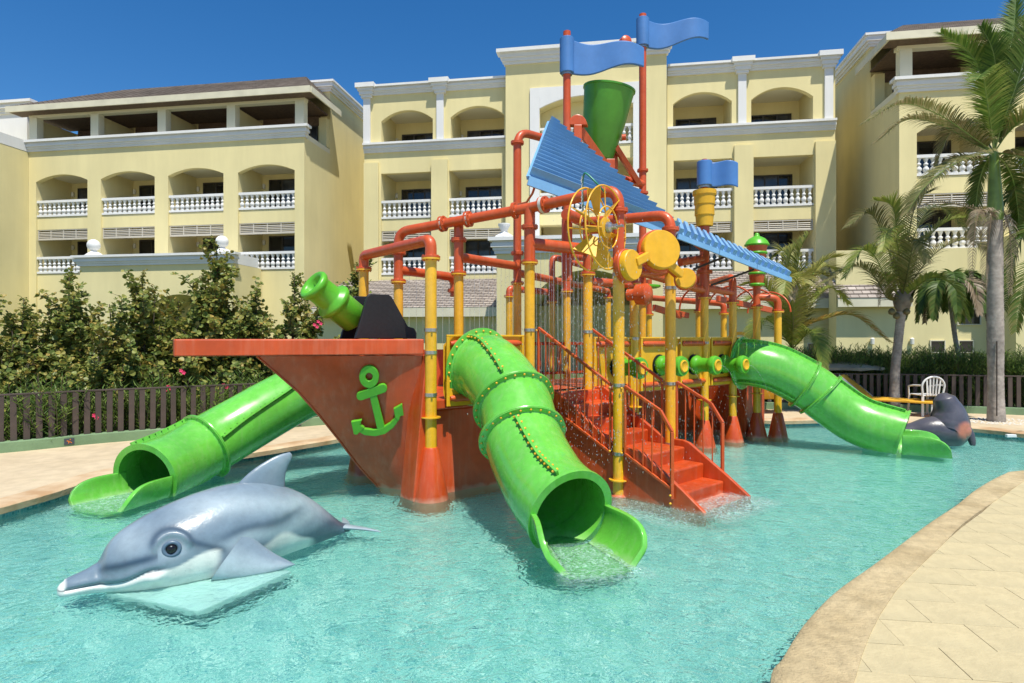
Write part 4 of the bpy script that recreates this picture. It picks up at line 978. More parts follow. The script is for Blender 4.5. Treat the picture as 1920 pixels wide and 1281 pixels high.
# --- stairs
SO = Vector((1.80,5.92,0)); SC = Vector((-.673,.739,0)); SWd = Vector((.739,.673,0))
def SP(l, w, z=0.): return SO+SC*l+SWd*w+Vector((0,0,z))
def sbox(mb, l0, l1, w0, w1, z0, z1): mb.hexa([SP(l0,w0,z0),SP(l0,w1,z0),SP(l1,w1,z0),SP(l1,w0,z0),SP(l0,w0,z1),SP(l0,w1,z1),SP(l1,w1,z1),SP(l1,w0,z1)])
stc = bpy.data.objects.new('staircase', None); COL.objects.link(stc); stc.parent = ps
lv = [(.0,.02),(.22,.15),(.46,.31),(.70,.46),(1.20,.61),(1.45,.76),(1.70,.91),(1.95,1.045)]
for i, (l0, z) in enumerate(lv):
    l1 = lv[i+1][0] if i+1 < len(lv) else 2.25
    b = MB(); b.hexa([SP(l0+.03,.055,-.36),SP(l0+.03,.895,-.36),SP(l1+.06,.895,-.36),SP(l1+.06,.055,-.36),SP(l0,.055,z-.0),SP(l0,.895,z),SP(l1+.06,.895,z),SP(l1+.06,.055,z)]); b.build('step', M_ORFG, stc, bevel=.022, segs=3)
def stringer(w0, w1):
    lp = [(-.06,-.36),(-.06,.03),(.18,.20),(.66,.51),(.74,.53),(1.0,.53),(1.12,.60),(1.9,1.075),(2.25,1.075),(2.25,-.36)]
    b = MB(); b.prism([SP(l, w0, z) for l, z in lp], SWd*(w1-w0)); b.build('stringer', M_ORFG, stc, bevel=.010)
stringer(.0,.05); stringer(.90,.95)
def rail(w, seg, nb, zlow):
    b = MB(); up_ = Vector((0,0,1)); hr = bpy.data.objects.new('handrail', None); 
    for (l0,z0),(l1,z1) in zip(seg[:-1], seg[1:]):
        b.bar(SP(l0,w,z0), SP(l1,w,z1), .032, .032) if abs(l0-l1) > .001 else b.bar(SP(l0,w,z0), SP(l1,w,z1), .032, .032, Vector((1,0,0)))
    (a,za),(c,zc) = zlow; b.bar(SP(a,w,za), SP(c,w,zc), .028, .028)
    o = b.build('handrail', M_ORANGE, ps, bevel=.004)
    def top(l):
        for (l0,z0),(l1,z1) in zip(seg[:-1], seg[1:]):
            if min(l0,l1)-1e-4 <= l <= max(l0,l1)+1e-4 and abs(l0-l1) > .001: return z0+(z1-z0)*(l-l0)/(l1-l0)
        return seg[0][1]
    for k in range(nb+1):
        l = a+(c-a)*k/nb; zl = za+(zc-za)*k/nb; b = MB(); r = .008 if 0 < k < nb else .015
        b.tube([SP(l,w,zl), SP(l,w,top(l))], r, 8); b.build('rail_bar', M_ORANGE, o, smooth=40)
for w, e in ((-.02,0),(.97,0)):
    rail(w, [(2.17,1.83),(1.06,1.20)], 9, [(2.17,.98),(1.06,.46)])
    rail(w, [(.86,1.19),(.42,.97),(.28,.77),(.28,.10)], 5, [(.86,.47),(.29,.20)])
    for l, z in ((2.17,1.80),(1.04,1.17),(.88,1.17),(1.04,.48),(.88,.48),(.28,.06),(.28,.14)):
        b = MB(); b.lathe(SP(l,w-.028,z), SWd*(-1), [(0,.012),(.012,.012),(.018,.004)], n=8); b.build('yellow_cap', M_YEL, ps, smooth=60)
# --- deck railings seen beyond the stairs
for i in range(2): 
    b = MB(); s0, s1 = (1.5,4.2) if i == 0 else (2.2,4.8); t_ = 1.62
    b.bar(Q(s0,t_,1.62), Q(s1,t_,1.62), .05, .05); b.bar(Q(s0,t_,1.15), Q(s1,t_,1.15), .04, .04); o = b.build('deck_rail', M_ORANGE, ps)
    for k in range(14):
        s_ = s0+(s1-s0)*k/13; b = MB(); b.tube([Q(s_,t_,1.15), Q(s_,t_,1.62)], .009, 6); b.build('rail_bar', M_ORANGE, o)
    if i == 0: continue
# --- flags
def flag(p, z0, z1, length, amp, dirv=Vector((.93,-.36,0)), taper=0.0, droop=0.0, th=.05):
    dirv = dirv.normalized(); w_ = Vector((-dirv.y, dirv.x, 0)); b = MB(); n = 26; vs = []
    for i in range(n+1):
        f = i/n; a = amp*math.sin(f*math.pi*1.9+.2)*(f**.6); dz = -.03*math.sin(f*math.pi*2.0)*length-droop*f**2; c = Vector((p.x,p.y,0))+dirv*(f*length)+w_*a
        for z, e in ((z0+dz+taper*f,-th/2),(z1+dz-taper*f,-th/2),(z1+dz-taper*f,th/2),(z0+dz+taper*f,th/2)): vs.append(c+w_*e+Vector((0,0,z)))
    b.add(vs, [(i*4+k, i*4+(k+1) % 4, (i+1)*4+(k+1) % 4, (i+1)*4+k) for i in range(n) for k in range(4)]+[(3,2,1,0),tuple(n*4+k for k in range(4))])
    o = b.build('flag', M_BLUE, ps, smooth=40, bevel=.014)
    b = MB(); b.lathe(Vector((p.x,p.y,z0+.0)), (0,0,1), [(0,PR+.02),(.0,PR+.045),(.01,PR+.055),(z1-z0-.01,PR+.055),(z1-z0,PR+.045),(z1-z0,PR+.0)], n=26, caps=False); b.build('flag_sleeve', M_BLUE, o, smooth=40)
    b = MB(); b.lathe(Vector((p.x,p.y,z0-.03)), (0,0,1), [(0,PR+.025),(.03,PR+.025)], n=20); b.build('flag_collar', M_STEEL, o, smooth=40)
flag(P10, zat(P10,138), zat(P10,72), 1.27, .10, Vector((1,.06,0)), taper=.13); flag(P14, zat(P14,88), zat(P14,35), 1.24, .12, Vector((1,.10,0)), taper=.10, droop=-.08)
opipe([up(P16,3.95), up(P16,4.52)], r=.042, name='flag_mast'); flag(P16, zat(P16,349), zat(P16,303), .50, .05, Vector((1,-.2,0)), th=.04, droop=.05)
# --- yellow cup and lantern finial
def zz(p, y): return zat(p, y)
b = MB(); c = up(P16,0); r = 1/1150*P16.y
b.lathe(c, (0,0,1), [(zz(c,425),12*r),(zz(c,424),15*r),(zz(c,405),16.5*r),(zz(c,404),18*r),(zz(c,385),17.5*r),(zz(c,384),19*r),(zz(c,368),19.5*r),(zz(c,366),21.5*r),(zz(c,358),21.5*r),(zz(c,358),17*r),(zz(c,390),14*r),(zz(c,391),0)], n=24, caps=False); b.build('yellow_cup', M_YELP, ps, smooth=35)
c = P20; r = 1/1150*P20.y
opipe([up(P20,FLY['20']), up(P20,zz(c,538))])
lan = bpy.data.objects.new('lantern', None); COL.objects.link(lan); lan.parent = ps
b = MB(); b.lathe(up(c,0), (0,0,1), [(zz(c,538),9*r),(zz(c,532),12*r),(zz(c,515),14*r),(zz(c,480),16*r),(zz(c,472),17*r),(zz(c,459),19*r)], n=24); b.build('lantern_body', M_ORANGE, lan, smooth=40)
for y, rr in ((534,14),(513,15.5),(475,19)):
    b = MB(); b.lathe(up(c,zz(c,y)-3*r), (0,0,1), [(0,rr*r*.8),(1.2*r,rr*r*.98),(3*r,rr*r),(4.8*r,rr*r*.98),(6*r,rr*r*.8)], n=24); b.build('lantern_disc', M_GREENP, lan, smooth=60)
b = MB(); b.lathe(up(c,zz(c,462)), (0,0,1), [(0,18*r),(1*r,22*r),(3*r,22.5*r),(5*r,21*r),(9*r,19*r),(14*r,14.5*r),(17*r,9*r),(19*r,5*r),(21*r,4.5*r),(23.5*r,4*r),(25*r,1.5*r),(25.2*r,0)], n=28); b.build('lantern_cap', M_GREENP, lan, smooth=50)
b = MB(); b.lathe(P(1219,541,9.6), (0,0,1), [(0,.10),(.02,.16),(.05,.16),(.06,.10)], n=22); b.build('green_disc', M_GREENP, ps, smooth=50)
# --- tipping bucket
bc = (P10+P14)/2; bot = P(1121,300,bc.y); top = P(1138,171,bc.y); tdir = (top-bot).normalized(); tdir = (tdir+Vector((.02,-.10,0))).normalized(); HH = (top-bot).length; ut = bc.y/1150
b = MB(); b.lathe(bot, tdir, [(0,0),(0,24*ut),(.02,27*ut),(HH*.5,39*ut),(HH*.97,46.5*ut),(HH*.975,48.5*ut),(HH,48.5*ut),(HH,45*ut),(.1,26*ut),(.1,0)], n=44, caps=False); bk = b.build('tipping_bucket', mat('bucket_green', (.07,.29,.022), .34, var=.2, vscale=2.5, var2=.06, v2scale=20), ps, smooth=40)
D = bc.y
def obeam(a, c, w=.09, h=.09, name='bracket'): b = MB(); b.bar(a, c, w, h, Vector((0,1,0))); b.build(name, M_ORANGE, ps, bevel=.006)
obeam(P(1087,243,D-.55), P(1136,312,D-.35), .12, .10); obeam(P(1154,275,D-.1), P(1198,345,D+.3)); obeam(P(1153,262,D+.1), P(1153,335,D+.2)); obeam(P(1166,346,D), P(1200,341,P14.y-.1), .07, .07)
obeam(P(1144,300,D-.3), P(1144,322,D-.3), .14, .14); obeam(P(1083,236,D-.6), P(1083,275,D-.6), .13,.11)
b = MB(); pc_ = P(1083,234,D-.65); lp = [(.15*math.cos(math.pi*k/12), .17*math.sin(math.pi*k/12)) for k in range(13)]
b.prism([pc_+Vector((x,0,z)) for x, z in lp], Vector((.04,.14,0))); b.build('pivot_guard', M_ORANGE, ps, bevel=.01)
b = MB(); b.lathe(P(1166,258,D-.2), (1,-.2,0), [(0,.05),(.07,.05)], n=14); b.build('pivot', M_ORANGE, ps, smooth=40)
b = MB(); b.lathe(P(1170,82,P10.y+.2), (.3,-1,.1), [(0,.10),(.1,.09),(.12,.06)], n=16); b.build('pulley', M_ORANGE, ps, smooth=40)
opipe([P(1160,84,10.1), P(1180,90,10.6), up(P14, zat(P14,105))], r=.04, er=.1)
# --- blue slatted roof
RA, RB_, RC = P(1030,227,9.2), P(991,330,7.7), P(1268,430,8.3)
rn = (RC-RB_).cross(RA-RB_).normalized(); rn = rn if rn.z > 0 else -rn
rf = bpy.data.objects.new('slatted_roof', None); COL.objects.link(rf); rf.parent = ps
K = 17
for k in range(K):
    f0, f1 = (k)/K, (k+1)/K; fm = f0+(f1-f0)*.50
    a0, c0_ = RA.lerp(RB_, f0), RA.lerp(RC, min(1, f0+.055)); a1, c1_ = RA.lerp(RB_, fm), RA.lerp(RC, min(1, fm+.04)); a2, c2_ = RA.lerp(RB_, f1), RA.lerp(RC, min(1, f1+.02)); a1b, c1b = RA.lerp(RB_, fm+.003), RA.lerp(RC, min(1, fm+.043))
    b = MB(); h = rn*.11; lo = rn*-.012
    b.add([a0, c0_, c0_+h*.8, a0+h*.8, a1+h, c1_+h, a2, c2_, a0+lo, c0_+lo, a2+lo, c2_+lo, a1b, c1b], [(0,1,2,3),(3,2,5,4),(4,5,13,12),(12,13,7,6),(8,10,11,9),(6,7,11,10),(0,8,9,1),(0,3,4,12,6,10,8),(1,9,11,7,13,5,2)])
    b.build('roof_slat', M_BLUEM, rf)
b = MB(); b.bar(RB_-Vector((0,0,.05))-rn*.01, RC-Vector((0,0,.05))-rn*.01, .03, .12); b.bar(RA-rn*.03, RB_-rn*.03, .03, .05); b.build('roof_fascia', M_BLUEM, rf)
b = MB(); b.bar(RB_.lerp(RA,.2)-rn*.08, RC.lerp(RA,.2)-rn*.08, .05, .05); b.bar(RB_.lerp(RA,.6)-rn*.08, RC.lerp(RA,.6)-rn*.08, .05, .05); b.build('roof_batten', M_ORANGE, rf)
# lower right slope
E0, E1, E2, E3 = P(1271,437,8.35), P(1484,520,9.5), P(1462,504,10.4), P(1266,417,9.3)
rf2 = bpy.data.objects.new('slatted_roof', None); COL.objects.link(rf2); rf2.parent = ps
n2 = (E1-E0).cross(E3-E0).normalized(); n2 = n2 if n2.z > 0 else -n2
K2_ = 18
for k in range(K2_):
    f0, f1 = k/K2_, (k+1)/K2_; fm = (f0+f1)/2
    a0, c0_ = E0.lerp(E1, f0), E3.lerp(E2, f0); a1, c1_ = E0.lerp(E1, fm), E3.lerp(E2, fm); a2, c2_ = E0.lerp(E1, f1-.004), E3.lerp(E2, f1-.004); am, cm = E0.lerp(E1, fm+.004), E3.lerp(E2, fm+.004)
    b = MB(); h = n2*.075; lo = n2*-.012
    b.add([a0, c0_, c0_+h, a0+h, a1+h, c1_+h, a2, c2_, a0+lo, c0_+lo, a2+lo, c2_+lo, am, cm], [(0,1,2,3),(3,2,5,4),(4,5,13,12),(12,13,7,6),(8,10,11,9),(6,7,11,10),(0,8,9,1),(0,3,4,12,6,10,8),(1,9,11,7,13,5,2)])
    b.build('roof_slat', M_BLUEM, rf2)
for k in range(3):
    a, c = E0.lerp(E1, k/3), E0.lerp(E1, (k+1)/3-.006); b = MB(); b.bar(a-Vector((0,0,.045)), c-Vector((0,0,.045)), .03, .07); b.build('roof_fascia', M_BLUEM, rf2)
b = MB(); b.bar(P(1300,505,9.4), P(1361,481,9.2), .03, .03); b.build('roof_strut', M_DFRAME, ps)
b = MB(); b.bar(P(1333,535,9.7), P(1414,505,9.5), .03, .03); b.build('roof_strut', M_DFRAME, ps)
b = MB(); b.bar(P(1276,440,8.6), P(1318,470,9.5), .03, .03); b.build('roof_strut', M_ORANGE, ps)
opipe([P(1275,492,9.4), P(1316,485,9.6)], r=.06)
# bracket of the roof on the left mast
opipe([P(968,384,9.2), P(987,380,8.8), P(999,362,8.2), P(1004,345,8.0)], r=.016, er=.08)
# --- spray hoops and bars
for px0, t0_, rad in ((1300,.5,.50),(1352,.4,.50),(1396,.5,.50),(1425,.45,.45)):
    s_ = QS(px0, t0_+rad); c_ = Q(s_, t0_+rad*.6, 2.22); b = MB()
    b.tube([c_+BX*rad*math.cos(math.pi*k/22)+Vector((0,0,1))*rad*.9*math.sin(math.pi*k/22) for k in range(23)], .018, 8); b.build('spray_hoop', M_ORANGE, ps, smooth=50)
for a, c in ((P(1345,560,10.4),P(1446,582,11.3)),(P(1226,577,9.6),P(1276,592,10.2)),(P(1242,582,10.9),P(1290,592,11.3))):
    b = MB(); b.bar(a, c, .06, .10); b.build('support_bar', M_ORANGE, ps, bevel=.005)
# --- drums (yellow discs on an orange back plate)
def disc_on(px, py, r, d, nrm, th=.07, back=.035, mb_=None):
    c = P(px, py, d); b = MB(); b.lathe(c, nrm, [(0,r),(th*.7,r),(th*.92,r*.975),(th,r*.94)], n=44); b.build('yellow_drum', M_YELP, ps, smooth=35)
    b = MB(); b.lathe(c-nrm*.07, nrm, [(0,r*1.06),(.008,r*1.10),(.06,r*1.10),(.069,r*1.05)], n=44); b.build('drum_backing', M_ORANGE, ps, smooth=35)
nd = Vector((.22,-.95,.10)).normalized(); nd1 = Vector((.70,-.70,.05)).normalized()
disc_on(1236,470,.218,6.75,nd,.08); disc_on(1178,498,.165,6.5,nd1,.07); disc_on(1285,523,.115,6.95,Vector((-.25,-.95,.1)).normalized(),.06)
for a_, c_, w_, h_, m_ in ((P(1192,492,6.5), P(1215,480,6.62), .06, .09, M_YELP),(P(1252,494,6.72), P(1278,515,6.85), .06, .09, M_YELP),(P(1187,492,6.6), P(1222,478,6.75), .06, .14, M_ORANGE),(P(1248,492,6.85), P(1276,518,6.98), .06, .12, M_ORANGE)):
    b = MB(); b.bar(a_, c_, w_, h_); b.build('drum_link', m_, ps, bevel=.01)
opipe([P(1199,508,6.9), P(1236,512,7.15), P(1258,505,7.3)], r=.05)
# --- paddle wheel
wc = P(1137,427,6.35); wn = Vector((.80,-.60,0)).normalized(); wu = Vector((0,0,1)); wv = wn.cross(wu).normalized()
wh = bpy.data.objects.new('paddle_wheel', None); COL.objects.link(wh); wh.parent = ps
def circ(c, r, n=48): return [c+(wu*math.cos(2*math.pi*k/n)+wv*math.sin(2*math.pi*k/n))*r for k in range(n)]
for c, r, tr_ in ((wc,.432,.0095),(wc-wn*.20,.432,.0095),(wc+wn*.02,.215,.0085),(wc-wn*.19,.215,.0085)):
    b = MB(); b.tube(circ(c, r), tr_, 8, closed=True); b.build('rim', M_YEL, wh, smooth=60)
for k in range(6):
    th = 2*math.pi*k/6+.25; rad_ = wu*math.cos(th)+wv*math.sin(th); tan_ = -wu*math.sin(th)+wv*math.cos(th)
    b = MB(); tw = (wn*.85+tan_*.5).normalized(); c = wc-wn*.09; th_ = rad_.cross(tw)*.008
    lp = [c+rad_*.14-tw*.045, c+rad_*.14+tw*.045, c+rad_*.415+tw*.125, c+rad_*.415-tw*.125]; b.prism(lp, th_); b.build('paddle', M_YELP, wh)
for k in range(4):
    th = math.pi/2*k+.1; rad_ = wu*math.cos(th)+wv*math.sin(th)
    b = MB(); b.tube([wc+rad_*.05, wc+rad_*.43], .007, 6); b.build('spoke', M_YEL, wh); b = MB(); b.tube([wc-wn*.2+rad_*.03, wc-wn*.2+rad_*.43], .007, 6); b.build('spoke', M_YEL, wh)
b = MB(); b.lathe(wc-wn*.22, wn, [(0,.03),(.15,.03),(.16,.085),(.20,.11),(.225,.11),(.24,.03)], n=22); b.build('hub', M_YELP, wh, smooth=40)
b = MB(); b.lathe(wc+wn*.02, wn, [(0,.06),(.03,.055),(.05,.03),(.10,.03),(.105,.014),(.17,.014)], n=18); b.build('hub_cap', M_STEEL, wh, smooth=40)
b = MB(); b.tube(smooth_path([P(1093,395,6.75), P(1092,350,6.6), P(1094,330,6.5), P(1100,326,6.45), P(1120,345,6.4), P(1135,362,6.5)], 6), .011, 8); b.build('spray_spout', mat('teal_pipe', (.03,.22,.16), .4), ps, smooth=60)
opipe([wc-wn*.22, P(1165,430,7.0), up(P12,2.85)], r=.045, er=.05)
# in-pool parts receive the water's light
for o in list(ps.children_recursive):
    if o.type == 'MESH' and o.name.split('.')[0] in ('base_cone','platform_body','bow_hull','step','stringer','run_out','yellow_post'): o.cycles.is_caustics_receiver = True
# ============================================================ dolphin statue
def smooth01(a, b, x): t = max(0, min(1, (x-a)/(b-a))); return t*t*(3-2*t)
def vcol_mat(name, rough=.3, coat=.3, bump=.05):
    m = bpy.data.materials.new(name); m.use_nodes = True; n = m.node_tree; b = n.nodes['Principled BSDF']; L = n.links.new
    a = n.nodes.new('ShaderNodeVertexColor'); a.layer_name = 'paint'; b.inputs['Roughness'].default_value = rough; b.inputs['Coat Weight'].default_value = coat
    tc = n.nodes.new('ShaderNodeTexCoord'); nz = n.nodes.new('ShaderNodeTexNoise'); nz.inputs['Scale'].default_value = 9; nz.inputs['Detail'].default_value = 7; nz.inputs['Roughness'].default_value = .7; L(tc.outputs['Object'], nz.inputs['Vector'])
    mr = n.nodes.new('ShaderNodeMapRange'); mr.inputs[1].default_value = .3; mr.inputs[2].default_value = .7; mr.inputs[3].default_value = .86; mr.inputs[4].default_value = 1.12; L(nz.outputs['Fac'], mr.inputs[0])
    hv = n.nodes.new('ShaderNodeHueSaturation'); L(a.outputs[0], hv.inputs['Color']); L(mr.outputs[0], hv.inputs['Value'])
    vo = n.nodes.new('ShaderNodeTexVoronoi'); vo.inputs['Scale'].default_value = 34; L(tc.outputs['Object'], vo.inputs['Vector'])       # small chips
    lt = n.nodes.new('ShaderNodeMath'); lt.operation = 'LESS_THAN'; lt.inputs[1].default_value = .055; L(vo.outputs['Distance'], lt.inputs[0])
    mx = n.nodes.new('ShaderNodeMix'); mx.data_type = 'RGBA'; L(lt.outputs[0], mx.inputs[0]); L(hv.outputs[0], mx.inputs[6]); mx.inputs[7].default_value = (.10,.11,.12,1)
    L(mx.outputs[2], b.inputs['Base Color'])
    nb = n.nodes.new('ShaderNodeTexNoise'); nb.inputs['Scale'].default_value = 26; nb.inputs['Detail'].default_value = 4; L(tc.outputs['Object'], nb.inputs['Vector'])
    bp = n.nodes.new('ShaderNodeBump'); bp.inputs['Strength'].default_value = bump*4; bp.inputs['Distance'].default_value = .01; L(nb.outputs['Fac'], bp.inputs['Height']); L(bp.outputs[0], b.inputs['Normal'])
    return m
M_DOLPH = vcol_mat('painted_dolphin', .32, .25, .06)
def paint(o, fn):
    me = o.data; ca = me.color_attributes.new('paint', 'FLOAT_COLOR', 'POINT')
    for i, v in enumerate(me.vertices): ca.data[i].color = (*fn(i, v.co), 1)
DN = Vector((-2.985, 4.06, 0)); DU = Vector((.79,.61,0)).normalized(); DW = Vector((DU.y,-DU.x,0))     # DW: towards the viewer's side
dl = thing('dolphin_statue', (-2.1, 4.75, 0), 'blue grey painted dolphin statue with white jaw resting on a white block in the pool', 'statue')
SEC = [ # l, top, bottom, half width, sideways offset
 (-.022,.050,.010,.020,0),(-.008,.072,-.010,.050,0),(.04,.098,-.022,.074,0),(.10,.122,-.026,.088,0),(.165,.150,-.03,.105,0),(.215,.195,-.04,.135,0),(.26,.275,-.05,.175,0),(.32,.340,-.07,.225,0),(.40,.395,-.1,.268,0),
 (.52,.455,-.13,.308,.0),(.68,.512,-.15,.328,.0),(.87,.560,-.16,.330,.0),(1.06,.585,-.15,.300,0),(1.26,.572,-.12,.275,-.01),(1.45,.505,-.09,.220,-.03),(1.62,.410,-.07,.170,-.06),(1.78,.280,-.06,.120,-.10),(1.90,.165,-.05,.085,-.14),(1.99,.085,-.045,.06,-.17),(2.06,.045,-.045,.045,-.19),(2.10,.02,-.03,.03,-.20)]
def sec_at(l):
    for a, b in zip(SEC[:-1], SEC[1:]):
        if a[0] <= l <= b[0]:
            i = SEC.index(a); p0 = SEC[max(0,i-1)]; p3 = SEC[min(len(SEC)-1,i+2)]; t = (l-a[0])/(b[0]-a[0]); out = []
            for k in range(1, 5):   # monotone-ish cubic
                d1 = (b[k]-p0[k])/max(1e-6,(b[0]-p0[0])); d2 = (p3[k]-a[k])/max(1e-6,(p3[0]-a[0])); h = b[0]-a[0]
                out.append((2*t**3-3*t*t+1)*a[k]+(t**3-2*t*t+t)*h*d1+(-2*t**3+3*t*t)*b[k]+(t**3-t*t)*h*d2)
            return out
    return list(SEC[-1][1:])
def mouth_z(l): # height of the mouth line along the near side
    if l < .18: return .044+.07*l
    if l < .52: return .0566+.085*smooth01(.18,.50,l)-.02*math.sin(math.pi*smooth01(.18,.52,l))
    return .14
NL, NA = 300, 180; vs = []; meta = []
for i in range(NL+1):
    l = -.022+2.122*(i/NL)**1.0; top, bo, hw, off = sec_at(l); cz = (top+bo)/2; hh = (top-bo)/2
    for k in range(NA):
        th = 2*math.pi*k/NA; c, s_ = math.cos(th), math.sin(th)     # th=0 : top, near side = +
        ex = .9+.22*smooth01(.2,.45,l)
        y = math.copysign(abs(s_)**ex, s_)*hw; z = cz+math.copysign(abs(c)**(.95), c)*hh
        side = 1 if s_ > 0 else -1
        r = 0.0
        # mouth groove and puffed lip / cheek
        if l < .60 and abs(s_) > .3:
            mz = mouth_z(max(l,0)); dz = z-mz; w_ = smooth01(.60,.50,l)*(1 if l > .02 else 0)
            r -= w_*.013*math.exp(-(dz/.012)**2); r += w_*.010*math.exp(-((dz+.035)/.03)**2)*smooth01(.1,.4,l)+w_*.008*math.exp(-((dz-.035)/.025)**2)
            r += .026*math.exp(-((l-.50)/.06)**2-((z-.085)/.05)**2)
        # fold between beak and melon
        r -= .012*math.exp(-((l-.205)/.02)**2)*(1 if c > -.2 else 0)
        # brow ridge over the eye, socket
        if abs(s_) > .2:
            ez = .265; el = .605
            d = math.hypot((l-el)/1.0, (z-ez)/.85)
            r += .026*math.exp(-((d-.105)/.024)**2)*smooth01(-.03,.05,z-ez+.02*(l-el)); r -= .016*math.exp(-(d/.06)**2)
        # soft swell where the flipper roots
        r += .03*math.exp(-((l-.98)/.13)**2-((z-.12)/.12)**2)*(1 if abs(s_) > .4 else 0)
        nrm = (DW*s_*1.0+Vector((0,0,c))).normalized()
        p = DN+DU*l+DW*(y+off)+Vector((0,0,z))+nrm*r
        vs.append(p); meta.append((l, z, s_, c, y))
fs = [(i*NA+k, i*NA+(k+1) % NA, (i+1)*NA+(k+1) % NA, (i+1)*NA+k) for i in range(NL) for k in range(NA)]+[tuple(range(NA-1,-1,-1)), tuple(NL*NA+k for k in range(NA))]
nbody = len(vs)
# flippers, dorsal fin and flukes grown into the same mesh surface (interpenetrating lobes)
def fin(root_a, root_b, tip, thick, sweep, n=20, m=12, bend=Vector((0,0,0)), tag_='fin', tc=.12):
    """lobe from the root line a-b to the tip; sweep bows both edges"""
    base = len(vs); 
    for i in range(n+1):
        f = i/n; g = 1-(1-f)**1.0
        lead = root_a.lerp(tip, f)+sweep*math.sin(math.pi*f)*1.0; trail = root_b.lerp(tip, f)+sweep*math.sin(math.pi*f)*(.75)
        cen = (lead+trail)/2+bend*f*f; half = (lead-trail)/2*(1-tc)+(root_a-root_b)/2*tc; 
        shrink = 1.0 if f < .82 else math.sqrt(max(0, 1-((f-.82)/.18)**2))
        half = half*max(.02, shrink) if f < 1 else half*0+(root_a-root_b)*.002
        t_ = (tip-(root_a+root_b)/2).normalized(); nn = half.cross(t_); nn = nn.normalized() if nn.length > 1e-9 else Vector((0,1,0))
        th_ = thick*(1-f*.7)*max(.1, shrink)
        for k in range(m*2):
            a = 2*math.pi*k/(m*2); vs.append(cen+half*math.cos(a)+nn*th_*math.sin(a)); meta.append((tag_, f, math.cos(a), math.sin(a), 0))
    M = m*2
    for i in range(n):
        for k in range(M): fs.append((base+i*M+k, base+i*M+(k+1) % M, base+(i+1)*M+(k+1) % M, base+(i+1)*M+k))
    fs.append(tuple(base+k for k in range(M-1,-1,-1))); fs.append(tuple(base+n*M+k for k in range(M)))
def DP(l, w, z): return DN+DU*l+DW*w+Vector((0,0,z))
fin(DP(1.04,0,.50), DP(1.47,-.02,.42), DP(1.50,-.02,.775), .055, Vector((.0,0,.02))+DU*(-.05), tag_='dorsal', tc=.22)
fin(DP(.84,.33,.0), DP(1.10,.24,.27), DP(1.40,.43,.012), .085, Vector((0,0,-.035))+DU*.0, bend=Vector((0,0,-.0)), tag_='flip', tc=.05)
fin(DP(.86,-.30,.12), DP(1.08,-.26,.12), DP(1.25,-.60,.0), .035, Vector((0,0,.02)), tag_='flip')
fin(DP(1.96,-.14,.045), DP(2.10,-.19,.02), DP(2.25,.10,.012), .022, DU*.02, tag_='fluke')
fin(DP(1.98,-.20,.045), DP(2.10,-.21,.02), DP(2.15,-.52,.012), .022, DU*.02, tag_='fluke')
mb = MB(); mb.v = vs; mb.f = fs; mb.m = [0]*len(fs); body = mb.build('body', M_DOLPH, dl, smooth=70); body.cycles.is_caustics_receiver = True
CB, CD, CL, CW = Vector((.165,.225,.275)), Vector((.028,.055,.09)), Vector((.36,.44,.475)), Vector((.74,.74,.68))
